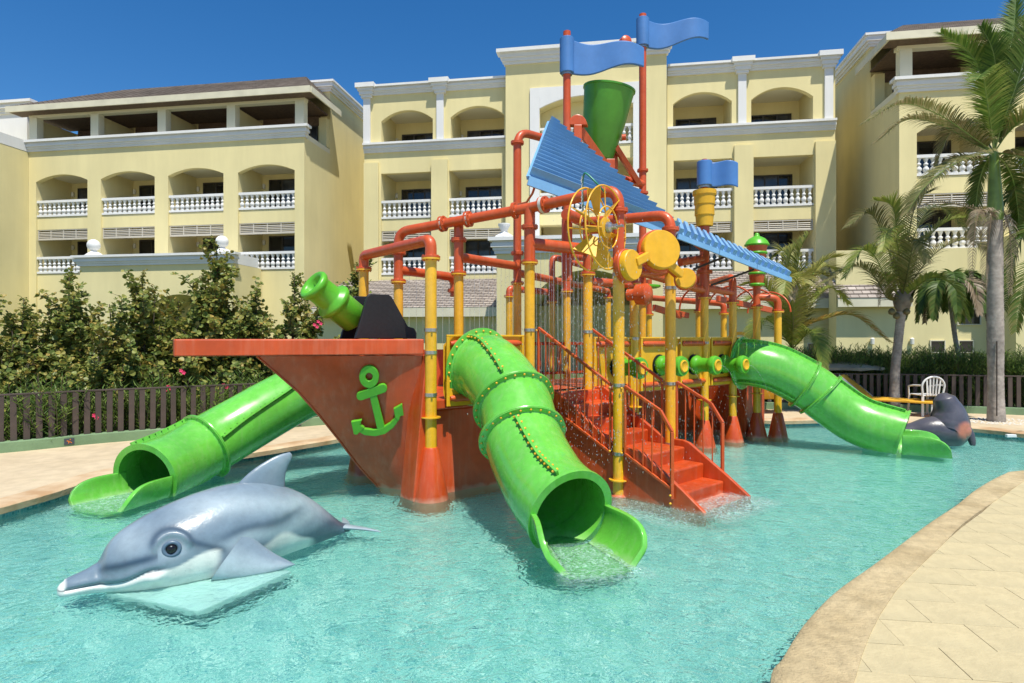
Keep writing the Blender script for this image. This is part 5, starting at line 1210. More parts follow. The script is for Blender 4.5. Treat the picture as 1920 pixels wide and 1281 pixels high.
def dcol(i, co):
    m = meta[i]
    if isinstance(m[0], str):
        if m[0] == 'fluke': return CL.lerp(CB, .3)
        if m[0] == 'flip': return CL.lerp(CB, smooth01(.2,-.6,m[2])*.8+.1) if m[3] != 9 else CB
        return CB.lerp(CL, .35*smooth01(.3,1,m[1]))
    l, z, s_, c, y = m; nz_ = noise.noise(Vector((l*4, z*5, s_*2)))*.04
    col = CB.copy()
    # pale saddle along the flank, darker crest
    band = math.exp(-((z-(.40+.10*math.sin(l*2.2)))/.07)**2)*smooth01(.5,.9,l); col = col.lerp(CL, .75*band)
    band2 = math.exp(-((z-(.24+nz_))/.06)**2)*smooth01(.75,1.1,l)*smooth01(1.95,1.6,l); col = col.lerp(CL, .6*band2)
    col = col.lerp(CD, .65*math.exp(-((z-(.325+.02*math.sin(l*5)+nz_))/.03)**2)*smooth01(.78,1.0,l)*smooth01(1.7,1.4,l))
    if l > .2: col = col.lerp(CL, .55*math.exp(-((l-.33)/.13)**2-((z-.36)/.12)**2))
    # dark line from beak fold through the brow to behind the eye
    lz = .15+.27*(l-.2) if l < .52 else 9
    w_ = .03; dk = math.exp(-((z-lz-nz_*.5)/w_)**2)*smooth01(.18,.24,l)*smooth01(1.02,.86,l); col = col.lerp(CD, .95*dk); d2 = math.hypot(l-.605, z-.265); col = col.lerp(CD, .9*math.exp(-((d2-.118)/.024)**2)*smooth01(-.02,.05,z-.265)); col = col.lerp(CD, .85*math.exp(-((z-(.30-.45*(l-.70)))/.026)**2)*smooth01(.66,.74,l)*smooth01(.98,.90,l))
    # pale patch round the eye and cheek
    d = math.hypot(l-.605, (z-.265)*1.1)
    if abs(s_) > .2: col = col.lerp(CL, .7*math.exp(-(d/.085)**2)); col = col.lerp(Vector((.03,.06,.10)), .85*math.exp(-(d/.042)**4))
    # dark flank below, behind the flipper; white belly
    col = col.lerp(CD, .7*smooth01(.20,.10,z+nz_)*smooth01(1.0,1.12,l))
    if l > 1.1: col = col.lerp(CW*.9, smooth01(.02,-.02,z-(.10-.16*(l-1.15)**1.0+.12*math.sin(max(0,(l-1.1))*5)) +nz_)*smooth01(1.12,1.25,l)*smooth01(1.72,1.6,l))
    # jaw and cheek white
    if l < .60: wl_ = mouth_z(max(l,0))+.0
    else: wl_ = .14+.06*smooth01(.58,.80,l)
    cut = smooth01(.93,.86,l)
    col = col.lerp(CW, smooth01(.008,-.010,z-wl_+ (nz_*.5 if l > .5 else 0))*cut)
    if l < .035: col = col.lerp(CW, smooth01(.035,.012,l))
    if l < .6: col = col.lerp(CD*.6, .75*math.exp(-((z-mouth_z(max(l,0)))/.0045)**2)*smooth01(.6,.52,l))
    return col
paint(body, dcol)
ep = DP(.585, .318, .272); ed = (ep-DP(.585,0,.272)).normalized()
for sg in (1, -1):
    q = DP(.605, .287*sg, .262); dirn = (DW*sg+Vector((0,0,.12))-DU*.25).normalized()
    def ball(c, r, nm, m, sq=1.0):
        b = MB(); b.lathe(c-dirn*r, dirn, [(r-r*math.cos(math.pi*a/12), r*math.sin(math.pi*a/12)) for a in range(13)], n=24, caps=False); return b.build(nm, m, dl, smooth=80)
    ball(q, .038, 'eye', mat('eye_white', (.62,.62,.58), .15, coat=.5)); ball(q+dirn*.008, .0355, 'iris', mat('eye_dark', (.010,.008,.008), .10))
    b = MB(); ref = dirn.cross(Vector((0,0,1))).normalized(); uu = ref.cross(dirn); cc_ = q+dirn*.014
    b.tube([cc_+(ref*math.cos(2*math.pi*k/28)*1.12+uu*math.sin(2*math.pi*k/28))*.043 for k in range(28)], .014, 10, closed=True); b.build('eyelid', mat('eyelid_blue', (.09,.14,.20), .35), dl, smooth=80)
# white block under the statue
b = MB(); lp = [G(196,1116,-.03),G(372,1152,-.03),G(548,1075,-.03),G(470,1062,-.03),G(400,1040,-.03)]
b.prism([Vector((p.x,p.y,-.03)) for p in lp], Vector((0,0,-.10))); sb_ = b.build('base_block', mat('block_white', (.72,.74,.70), .6, var=.12, vscale=3), dl, bevel=.02); sb_.cycles.is_caustics_receiver = True
# ============================================================ seal statue
M_SEAL = vcol_mat('painted_seal', .33, .25, .08)
se = thing('seal_statue', (6.95, 9.85, 0), 'dark grey painted seal statue with a pinkish patch sitting at the far pool edge', 'statue')
sx = Vector((6.98, 9.88, 0))
pth = [(-1.15,.30,.03),(-.95,.24,.07),(-.70,.16,.12),(-.45,.08,.17),(-.22,.02,.22),(0.02,0,.20),(.06,0,.36),(.05,0,.52),(.015,0,.64),(-.02,.01,.74),(-.04,.02,.82)]
rad = [.03,.08,.13,.17,.22,.30,.285,.235,.185,.155,.05]
pp = smooth_path([sx+Vector(p) for p in pth], 6); rr = []
for i in range(len(rad)-1):
    for k in range(6): t = k/6; rr.append(rad[i]*(1-t)+rad[i+1]*t)
rr.append(rad[-1]); mb = MB(); mb.tube(pp, rr, 36)
mb.lathe(sx+Vector((.12,-.14,.24)), Vector((.1,-1,.1)), [(-.1,.18),(.05,.165),(.10,.135),(.135,.08),(.145,.01)], n=24)
sl_ = mb.build('body', M_SEAL, se, sub=1, smooth=80)
paint(sl_, lambda i, co: (Vector((.085,.080,.095))*(1+.35*noise.noise(co*5))).lerp(Vector((.50,.17,.10)), .9*smooth01(.17,.11,math.hypot(co.x+wl(se).x-sx.x-.13, (co.z-.25)*1.0))*(1 if co.y+wl(se).y < sx.y else 0)))
for sg in (-1, 1):
    b = MB(); b.tube([sx+Vector((.24*sg+.05,-.02,.34)), sx+Vector((.30*sg+.05,-.08,.16)), sx+Vector((.30*sg+.05,-.14,-.04))], [.06,.07,.04], 14); f_ = b.build('flipper', M_SEAL, se, smooth=70, sub=1); paint(f_, lambda i, co: Vector((.07,.066,.078)))
# ============================================================ fences on a low green kerb
def fence(path, label, group=None):
    pts = [Vector((p[0],p[1],0)) for p in path]; pts = smooth_path(pts, 6); c = pts[len(pts)//2]
    th = thing('slatted_fence', Vector((c.x,c.y,.1)), label, 'fence', group)
    def strip(nm, z0, z1, w, m, kind=None, bev=.004):
        b = MB(); N = len(pts); vs = []
        for i, p in enumerate(pts):
            t = (pts[min(i+1,N-1)]-pts[max(i-1,0)]); t.z = 0; t.normalize(); nn = Vector((-t.y,t.x,0))*w/2
            vs += [up(p-nn,z0), up(p+nn,z0), up(p+nn,z1), up(p-nn,z1)]
        b.add(vs, [(i*4+k, i*4+(k+1) % 4, (i+1)*4+(k+1) % 4, (i+1)*4+k) for i in range(N-1) for k in range(4)]+[(3,2,1,0),tuple((N-1)*4+k for k in range(4))])
        return b.build(nm, m, th, bevel=bev)
    strip('kerb', .08, .25, .16, M_KERB, bev=.01); strip('top_rail', .895, .92, .055, M_FENCE)
    L_ = 0; acc = .07; first = None
    for i in range(len(pts)-1):
        a, c_ = pts[i], pts[i+1]; l = (c_-a).length
        while acc < L_+l:
            p = a.lerp(c_, (acc-L_)/l); t = (c_-a).normalized(); ang = math.atan2(t.y, t.x)
            if first is None: b = MB(); b.box((-.037,-.022,0),(.037,.022,.645)); first = b.build('slat', M_FENCE, th, loc=up(p,.25)); first.rotation_euler = (0,0,ang)
            else: copy_at(first, th, up(p,.25), (rnd.uniform(-.006,.006), rnd.uniform(-.008,.008), ang+rnd.uniform(-.03,.03)))
            acc += .145
        L_ += l
    return th, pts
ft1, fp1 = fence([(-8.9,7.4),(-7.18,8.62),(-6.39,9.39),(-5.45,10.05),(-4.5,10.75),(-3.56,11.4),(-2.0,12.6),(-.4,13.6)], 'low brown slatted fence on a green kerb in front of the sea grape shrubs')
ft2, fp2 = fence([(3.2,14.3),(5.0,14.1),(7.0,13.8),(8.57,13.57),(10.74,12.87),(13.0,12.0)], 'low brown slatted fence on a green kerb in front of the clipped hedge')
# small tile set in the kerb
for px, py in ((155,829),(585,797)):
    q = G(px, py+16, .1); i = min(range(len(fp1)), key=lambda j: (fp1[j].xy-q.xy).length); t = (fp1[i+1]-fp1[i]).normalized(); nn = Vector((t.y,-t.x,0)); c = up(fp1[i],.175)+nn*.083
    b = MB(); b.bar(c-t*.062, c+t*.062, .012, .09); tl = b.build('kerb_tile', mat('tile_dark', (.05,.06,.08), .3), ft1)
    b = MB(); c2_ = c+nn*.0075; b.bar(c2_-t*.03+Vector((0,0,.012)), c2_+t*.02-Vector((0,0,.010)), .003, .012); b.bar(c2_-t*.012-Vector((0,0,.028)), c2_+t*.004+Vector((0,0,.0)), .003, .010); b.bar(c2_+t*.004, c2_+t*.03-Vector((0,0,.025)), .003, .010); b.lathe(c2_+t*.012+Vector((0,0,.027)), nn, [(0,.008),(.003,.008)], n=8); b.build('tile_figure', mat('tile_orange', (.7,.2,.03), .4), tl, kind='stuff')
# ============================================================ lawn
loopA = [p for p in fp1]+[Vector((1.3,14.4,0))]+[p for p in fp2]+[Vector((60,8,0)),Vector((60,60,0)),Vector((-60,60,0)),Vector((-60,-2,0))]
bm = bmesh.new(); bm.faces.new([bm.verts.new((p.x,p.y,.112)) for p in loopA]); bmesh.ops.triangulate(bm, faces=bm.faces)
for f in bm.faces: f.normal_update()
for f in bm.faces:
    if f.normal.z < 0: f.normal_flip()
link_bm('lawn', bm, M_GRASS, 'structure')
# ============================================================ foliage
def leaf_mat(name, c1, c2, c3, rough=.5, trans=.25, scale=3.0):
    m = bpy.data.materials.new(name); m.use_nodes = True; n = m.node_tree; L = n.links.new; b = n.nodes['Principled BSDF']; b.inputs['Roughness'].default_value = rough; b.inputs['Specular IOR Level'].default_value = .35
    a = n.nodes.new('ShaderNodeVertexColor'); a.layer_name = 'leafvar'; sp = n.nodes.new('ShaderNodeSeparateColor'); L(a.outputs[0], sp.inputs[0])
    oi = n.nodes.new('ShaderNodeObjectInfo'); ad = n.nodes.new('ShaderNodeMath'); ad.operation = 'MULTIPLY_ADD'; ad.inputs[1].default_value = .22; L(oi.outputs['Random'], ad.inputs[0]); L(sp.outputs[0], ad.inputs[2])
    cr = n.nodes.new('ShaderNodeValToRGB'); e = cr.color_ramp.elements; e[0].position = .10; e[0].color = (*c1,1); e[1].position = 1.05 if False else 1.0; e[1].color = (*c3,1); x = e.new(.55); x.color = (*c2,1); L(ad.outputs[0], cr.inputs[0])
    L(cr.outputs[0], b.inputs['Base Color'])
    tl = n.nodes.new('ShaderNodeBsdfTranslucent'); L(cr.outputs[0], tl.inputs[0]); mx = n.nodes.new('ShaderNodeMixShader'); mx.inputs[0].default_value = trans
    out = [q for q in n.nodes if q.type == 'OUTPUT_MATERIAL'][0]; L(b.outputs[0], mx.inputs[1]); L(tl.outputs[0], mx.inputs[2]); L(mx.outputs[0], out.inputs[0]); return m
M_GRAPE = leaf_mat('sea_grape_leaf', (.10,.16,.035), (.31,.34,.08), (.46,.32,.08), rough=.45, trans=.35)
M_OLEA = leaf_mat('oleander_leaf', (.07,.13,.03), (.16,.27,.05), (.28,.37,.08), trans=.35)
M_PALM = leaf_mat('palm_leaf', (.035,.075,.012), (.085,.15,.022), (.22,.20,.06), trans=.3)
M_PALML = leaf_mat('palm_leaf_light', (.10,.17,.03), (.22,.28,.05), (.34,.32,.08), trans=.35)
M_PALMD = leaf_mat('palm_leaf_olive', (.06,.085,.022), (.16,.17,.05), (.34,.27,.13), trans=.3)
M_PALMG = leaf_mat('palm_leaf_fresh', (.05,.11,.018), (.12,.21,.032), (.26,.29,.07), trans=.35)
M_PALMY = leaf_mat('palm_leaf_yellowing', (.16,.21,.04), (.34,.30,.06), (.50,.22,.05), trans=.35)
M_DEAD = leaf_mat('dead_frond', (.12,.085,.05), (.25,.19,.12), (.38,.31,.22), trans=.1)
M_BARK = mat('shrub_bark', (.10,.075,.05), .85, var=.3, vscale=9)
class LB:   # leaf builder with a per-vertex variation colour
    def __init__(s): s.v = []; s.f = []; s.c = []
    def leaf(s, p, d, nrm, L_, w, var, shape='round'):
        d = d.normalized(); side = d.cross(nrm).normalized(); nn = side.cross(d); b = len(s.v)
        if shape == 'round':
            pr = [(0,0,0),(.18,.62,.10),(.55,1,.16),(.88,.62,.08),(1.0,0,.0),(.88,-.62,.08),(.55,-1,.16),(.18,-.62,.10)]
            for a, h, z in pr: s.v.append(p+d*L_*a+side*w*h*.5+nn*w*z)
            s.v.append(p+d*L_*.52-nn*w*.03); s.f += [(b+8,b+k,b+(k+1) % 8) for k in range(8)]; k_ = 9
        else:
            pr = [(0,.0,0),(.35,.5,.05),(1,0,-.12),(.35,-.5,.05)]
            for a, h, z in pr: s.v.append(p+d*L_*a+side*w*h+nn*L_*z)
            s.f += [(b,b+1,b+2),(b,b+2,b+3)]; k_ = 4
        s.c += [var]*k_
    def mesh(s, name, m, extra=None):
        me = bpy.data.meshes.new(name); v = [tuple(x) for x in s.v]; f = list(s.f); mi = [0]*len(f); c = list(s.c); ms = [m]
        if extra:
            mb_, m2 = extra; b = len(v); v += [tuple(x) for x in mb_.v]; f += [tuple(b+i for i in q) for q in mb_.f]; mi += [1]*len(mb_.f); c += [.3]*len(mb_.v); ms.append(m2)
        me.from_pydata(v, [], f); 
        for x in ms: me.materials.append(x)
        if extra: me.polygons.foreach_set('material_index', mi)
        ca = me.color_attributes.new('leafvar', 'FLOAT_COLOR', 'POINT'); 
        arr = []; 
        for x in c: arr += [x, x, x, 1]
        ca.data.foreach_set('color', arr); me.update(); return me
def rdir(zlo=-1, zhi=1):
    z = rnd.uniform(zlo, zhi); a = rnd.uniform(0, 2*math.pi); r = math.sqrt(1-z*z); return Vector((r*math.cos(a), r*math.sin(a), z))
def grape_branch(L_, n, seed):
    rnd.seed(seed); lb = LB(); st = MB(); pts = [Vector((0,0,0))]; d = Vector((rnd.uniform(-.12,.12), rnd.uniform(-.12,.12), 1))
    for k in range(6): d = (d+Vector((rnd.uniform(-.13,.13), rnd.uniform(-.13,.13), 0))).normalized(); pts.append(pts[-1]+d*L_/6)
    st.tube(pts, [.010-.0012*i for i in range(7)], 5)
    for k in range(n):
        f = .06+.94*(k+rnd.random()*.6)/n; x = min(5.999, f*6); i = int(x); p = pts[i].lerp(pts[i+1], x-i); a = k*2.4+rnd.uniform(-.5,.5)
        out = Vector((math.cos(a), math.sin(a), rnd.uniform(-.1,.75))); sz = rnd.uniform(.09,.165)*(1-.38*f)
        if rnd.random() < .5:
            tw = p+out.normalized()*rnd.uniform(.06,.22); st.tube([p, tw], [.004,.003], 4)
            for q in range(3): lb.leaf(tw, rdir(-.3,.8), rdir(.2,1), sz*.9, sz*.95, rnd.random()**1.4*.8)
        lb.leaf(p+out.normalized()*.015, out, (Vector((0,0,1))+rdir()*.7).normalized(), sz, sz*1.08, min(1, rnd.random()**1.5*.75+.25*f*(rnd.random() < .4)))
    return lb.mesh('leafy_branch', M_GRAPE, (st, M_BARK))
GB = [grape_branch(1.0, 44, 100+i) for i in range(6)]
def put(me, name, parent, loc, rot, sc):
    o = bpy.data.objects.new(name, me); COL.objects.link(o); o.parent = parent; o.location = Vector(loc)-wl(parent); o.rotation_euler = rot; o.scale = (sc,)*3 if not isinstance(sc, tuple) else sc; return o
def sea_grape(px, d, top_py, spread, label, nst=16, seed=0):
    rnd.seed(seed); base = P(px, 700, d); base.z = .1; H = EYE+(HOR-top_py)/F_PX*d-.1
    t = thing('sea_grape_shrub', base, label, 'shrub', 'sea grape shrubs behind the left fence')
    for k in range(nst):
        a = rnd.uniform(0, 2*math.pi); r = spread*math.sqrt(rnd.random()); b0 = base+Vector((math.cos(a)*r*.5, math.sin(a)*r*.35, 0)); hk = (H*(1-.50*(r/spread)**1.3)*rnd.uniform(.80,1.0) if k else H)-.04
        tp = base+Vector((math.cos(a)*r*(1.1 if k else 0), math.sin(a)*r*.7*(1 if k else 0), hk)); b = MB(); b.tube([b0, b0.lerp(tp,.5)+Vector((rnd.uniform(-.05,.05),0,0)), tp], [.022,.015,.007], 6); b.build('stem', M_BARK, t, smooth=50, fixn=False)
        nb = max(3, int(hk/.33)); 
        for j in range(nb):
            f = .12+.88*(j/nb); p = b0.lerp(tp, f); lean = .85*(1-f)+.22
            L_ = min(hk*(1-f)+.25, 1.0)*rnd.uniform(.7,1.0)
            if j == nb-1: L_ = max(.35, hk-(p.z-.1)); lean = .05
            put(GB[rnd.randrange(6)], 'leafy_branch', t, p, (rnd.uniform(-lean,lean), rnd.uniform(-lean,lean), rnd.uniform(0,6.28)), max(.3, L_))
    return t
SG = [(-40,9.6,560,.75,'far left sea grape shrub cut by the left picture edge'),(45,10.0,556,.62,'low sea grape shrub above the left end of the fence'),(130,10.6,515,.66,'sea grape shrub with two big bright green tip clusters, second tallest at the left'),
      (205,10.3,566,.62,'reddish low sea grape shrub between two taller ones'),(268,11.0,508,.60,'narrow sea grape shrub rising before the arched wall recess'),(335,11.2,560,.55,'low sea grape shrub right of the narrow tall one'),
      (405,11.6,448,.80,'tallest sea grape shrub with a pointed crown left of the ship bow'),(480,11.9,545,.62,'sea grape shrub directly behind the tip of the ship bow'),(552,12.2,510,.50,'thin upright sea grape shrub left of the black cannon carriage'),(668,12.8,492,.42,'slender sea grape shrub showing between the cannon and the first yellow post')]
for i, (px, d, ty, sp, lb_) in enumerate(SG): sea_grape(px, d, ty, sp, lb_, nst=[16,15,18,15,14,13,22,14,9,7][i], seed=40+i)
# oleander: narrow leaves low behind the fence, some pink flowers
def ole_clump(seed, flowers=0):
    rnd.seed(seed); lb = LB(); st = MB()
    for s_ in range(16):
        d = Vector((rnd.uniform(-.5,.5), rnd.uniform(-.5,.5), 1)).normalized(); L_ = rnd.uniform(.6,1.0); p0 = Vector((rnd.uniform(-.15,.15), rnd.uniform(-.15,.15), 0)); st.tube([p0, p0+d*L_], [.006,.003], 4)
        for k in range(30):
            f = .05+.95*k/30; a = k*2.1+rnd.random(); lb.leaf(p0+d*L_*f, (Vector((math.cos(a), math.sin(a), .5))+d*.4), rdir(.1,1), rnd.uniform(.08,.15), .014, rnd.random(), 'narrow')
    return lb.mesh('leafy_clump', M_OLEA, (st, M_BARK))
OC = [ole_clump(300+i) for i in range(4)]
rnd.seed(5)
M_PINK = mat('pink_flower', (.70,.04,.13), .6)
fl_px = [(177,779),(305,729),(316,725),(340,695),(300,745),(398,733),(420,722),(590,609),(597,603),(736,612)]
def flower(p, parent):
    b = MB()
    for k in range(5):
        a = 2*math.pi*k/5; d = Vector((math.cos(a), -.3, math.sin(a))).normalized(); s_ = d.cross(Vector((0,-1,.2))).normalized(); b.add([p, p+d*.022+s_*.014, p+d*.040, p+d*.022-s_*.014], [(0,1,2,3)])
    b.build('flower', M_PINK, parent)
for i in range(11):
    j = int((i+.5)/11*(len(fp1)-6)); q = fp1[j]; t = (fp1[j+1]-fp1[j]).normalized(); nn = Vector((-t.y,t.x,0)); base = up(q+nn*rnd.uniform(.35,.5), .1)
    sh = thing('oleander_shrub', base, ['oleander shrub with narrow leaves behind the fence, %s' % w for w in ('outside the left picture edge','under the far left sea grape','left of the kerb tile','behind the kerb tile with a pink bloom','below the reddish sea grape','with pink blooms over the rail','under the tallest sea grape','behind the left slide ring','below the ship bow','right of the bow hull','farthest along the fence')][i], 'shrub', 'oleander shrubs behind the left fence')
    for k in range(7): put(OC[rnd.randrange(4)], 'leafy_clump', sh, base+Vector((rnd.uniform(-.40,.40), rnd.uniform(-.15,.35), 0)), (rnd.uniform(-.2,.2), rnd.uniform(-.2,.2), rnd.uniform(0,6.28)), rnd.uniform(.75,1.2))
    bx_ = 960+F_PX*base.x/base.y
    for fx, fy in fl_px:
        d_ = base.y-.22; 
        nearest = min(range(11), key=lambda w: abs(960+F_PX*fp1[int((w+.5)/11*(len(fp1)-6))].x/fp1[int((w+.5)/11*(len(fp1)-6))].y-fx))
        if nearest == i: flower(P(fx, fy, d_), sh); flower(P(fx+5, fy+4, d_), sh)
# clipped hedge behind the right fence
hd_t = thing('clipped_hedge', (8, 14.6, .1), 'clipped green hedge with dark gaps running behind the right fence', 'hedge')
rnd.seed(11); k = 0
for j in range(len(fp2)-1):
    for r_ in range(6):
        q = fp2[j].lerp(fp2[j+1], r_/6); t = (fp2[j+1]-fp2[j]).normalized(); nn = Vector((-t.y,t.x,0))
        if rnd.random() < .06: continue
        put(OC[rnd.randrange(4)], 'leafy_clump', hd_t, up(q+nn*rnd.uniform(.95,1.35)*1.0, .12), (rnd.uniform(-.12,.12), rnd.uniform(-.12,.12), rnd.uniform(0,6.28)), (1.0,1.0,rnd.uniform(1.35,1.55)))
        if True: put(OC[rnd.randrange(4)], 'leafy_clump', hd_t, up(q+nn*rnd.uniform(.95,1.25), .66), (rnd.uniform(-.2,.2), rnd.uniform(-.2,.2), rnd.uniform(0,6.28)), (.8,.8,rnd.uniform(.72,.86)))
# ---- palms
def frond(parent, pts, leaf_len, m, n=46, droop=.5, width=.022, var0=0.0, name='frond', fan=False, thick=.016, start=.12, vee=.5, rach=None):
    n = int(n*1.3); width *= 1.15; path = smooth_path([Vector(p) for p in pts], 12); N = len(path)-1; lb = LB(); st = MB(); st.tube(path, [thick*(1-.8*i/N) for i in range(N+1)], 6)
    for k in range(n):
        f = start+(1-start)*(k/(n-1)); x = min(N-.001, f*N); i = int(x); p = path[i].lerp(path[i+1], x-i); t = (path[i+1]-path[i]).normalized()
        side = t.cross(Vector((0,0,1))); side = side.normalized() if side.length > .05 else Vector((1,0,0)); upv = side.cross(t)
        L_ = leaf_len*(math.sin(math.pi*(.12+.80*f))**.8)*rnd.uniform(.85,1.1)
        for sg in (-1, 1):
            d = (side*sg+t*(.55+.7*f)+upv*vee*rnd.uniform(.5,1.2)).normalized(); b = len(lb.v); q = p; segs = 5; w = width*rnd.uniform(.8,1.15); wdir = (t-d*t.dot(d)).normalized(); var = min(1, max(0, var0+rnd.random()*.55))
            for s_ in range(segs+1):
                g = s_/segs; ww = w*(.55+.45*math.sin(math.pi*min(1,g*1.2+.1)))*(1-g**3)
                lb.v += [q+wdir*ww*.5, q-wdir*ww*.5]; lb.c += [min(1,var+.35*g*g)]*2
                if s_ < segs: q = q+d*L_/segs; d = (d+Vector((0,0,-1))*droop*(.25+g)*.55+rdir()*.04).normalized()
            for s_ in range(segs): lb.f.append((b+2*s_, b+2*s_+1, b+2*s_+3, b+2*s_+2))
    me = lb.mesh(name, m, (st, rach or m)); o = bpy.data.objects.new(name, me); COL.objects.link(o); o.parent = parent
    off = wl(parent); me.transform(Matrix.Translation(-off)); return o
M_TRUNK = mat('palm_trunk_grey', (.34,.30,.26), .85, bump=.5, bscale=14, var=.35, vscale=3.5, var2=.2, v2scale=18)
M_TRUNKR = mat('palm_trunk_rough', (.24,.20,.155), .9, bump=.7, bscale=18, var=.4, vscale=5)
M_SHAFT = mat('crownshaft_green', (.16,.25,.05), .4, var=.3, vscale=5)
def trunk(parent, pts, rads, m, ringgap=.09, ringd=.004, name='trunk'):
    path = smooth_path([Vector(p) for p in pts], 14); L_ = sum((b-a).length for a, b in zip(path[:-1], path[1:])); n = int(L_/ringgap*2); fine = []; rs = []
    for i in range(n+1):
        f = i/n*(len(path)-1); j = min(int(f), len(path)-2); fine.append(path[j].lerp(path[j+1], f-j)); g = i/n*(len(rads)-1); q = min(int(g), len(rads)-2); rs.append(rads[q]*(1-(g-q))+rads[q+1]*(g-q)+(ringd if i % 2 else -ringd)*rnd.uniform(.4,1.3))
    b = MB(); b.tube(fine, rs, 18); return b.build(name, m, parent, smooth=60, fixn=False)
rnd.seed(21)
# tall palm with a green crownshaft
B = G(1868,790,.1); d = B.y; tp_ = thing('tall_palm', B, 'tall palm with smooth grey trunk and green crownshaft at the right', 'palm tree', 'palm trees')
trunk(tp_, [B, P(1867,700,d), P(1866,560,d), P(1866,412,d)], [.155,.135,.13,.14,.135,.13,.12], M_TRUNK, .11, .002)
b = MB(); b.tube(smooth_path([P(1866,414,d), P(1866,385,d), P(1865,340,d), P(1864,300,d), P(1864,282,d)], 5), [.125,.135,.14,.14,.135,.13,.125,.12,.115,.11,.105,.10,.095,.09,.085,.08,.075,.07,.065,.06,.05], 18, caps=True); b.build('crownshaft', M_SHAFT, tp_, smooth=60)
b = MB(); b.bar(P(1869,640,d-.14), P(1869,780,d-.155), .02, .02); b.build('trunk_split', mat('dark_crack', (.03,.022,.015), .9), tp_)
C = P(1864,286,d)
def fp(*l): return [C]+[P(x,y,d+dd) for x,y,dd in l]
for l, ll, dr, v0, mm in [ (((1830,262,-.2),(1760,215,-.5),(1690,195,-.7),(1625,228,-.9)),.58,1.0,.3,M_PALMD), (((1835,290,-.4),(1785,310,-.9),(1735,350,-1.2),(1700,400,-1.3)),.5,.9,.2,M_PALMD),
      (((1856,220,.1),(1845,150,.1),(1815,95,.0),(1765,62,-.1)),.55,.35,.1,M_PALMG), (((1866,220,-.1),(1868,140,-.2),(1860,90,-.3),(1840,50,-.3)),.5,.3,.0,M_PALMG), (((1872,210,.1),(1885,130,.2),(1900,60,.3),(1905,-10,.4)),.55,.3,.05,M_PALMG),
      (((1880,230,-.2),(1905,160,-.5),(1925,90,-.7),(1935,30,-.8)),.55,.35,.1,M_PALMG), (((1890,250,-.1),(1925,220,-.4),(1970,210,-.6),(2020,250,-.8)),.6,.8,.3,M_PALM), (((1892,290,.1),(1925,300,.3),(1960,340,.5),(1980,400,.6)),.55,.8,.2,M_PALM),
      (((1856,225,-.3),(1848,170,-.6),(1842,140,-.9),(1830,150,-1.3)),.5,.6,.1,M_PALMG), (((1886,310,.4),(1900,340,.7),(1908,390,.9),(1912,440,1.0)),.42,.7,.1,M_PALM), (((1846,310,.5),(1834,350,.7),(1828,400,.8),(1824,450,.8)),.36,.7,.0,M_PALM),
      (((1840,250,.5),(1810,230,.9),(1780,250,1.2),(1755,310,1.4)),.5,.7,.2,M_PALMD), (((1828,270,.2),(1765,235,.3),(1700,225,.3),(1645,265,.3)),.5,1.0,.4,M_PALMD), (((1835,300,.2),(1790,300,.4),(1750,330,.5),(1725,385,.6)),.45,.9,.2,M_PALMD), (((1895,290,-.2),(1930,300,-.4),(1955,340,-.5),(1965,400,-.6)),.5,.9,.3,M_PALMD)]:
    frond(tp_, fp(*l), ll, mm, n=84, droop=dr, var0=v0, rach=M_SHAFT, width=.023)
for l in [((1850,395,-.15),(1835,400,-.3),(1826,450,-.4),(1822,520,-.45)),((1882,400,-.1),(1892,430,-.2),(1896,480,-.2),(1895,550,-.2)),((1845,400,.1),(1800,385,.1),(1750,380,.1),(1720,390,.1)),((1860,400,-.2),(1856,430,-.25),(1850,480,-.25),(1848,540,-.25))]:
    frond(tp_, [P(1866,405,d-.1)]+[P(x,y,d+dd) for x,y,dd in l], .30, M_DEAD, n=34, droop=1.6, width=.014, name='dead_frond', var0=.1)
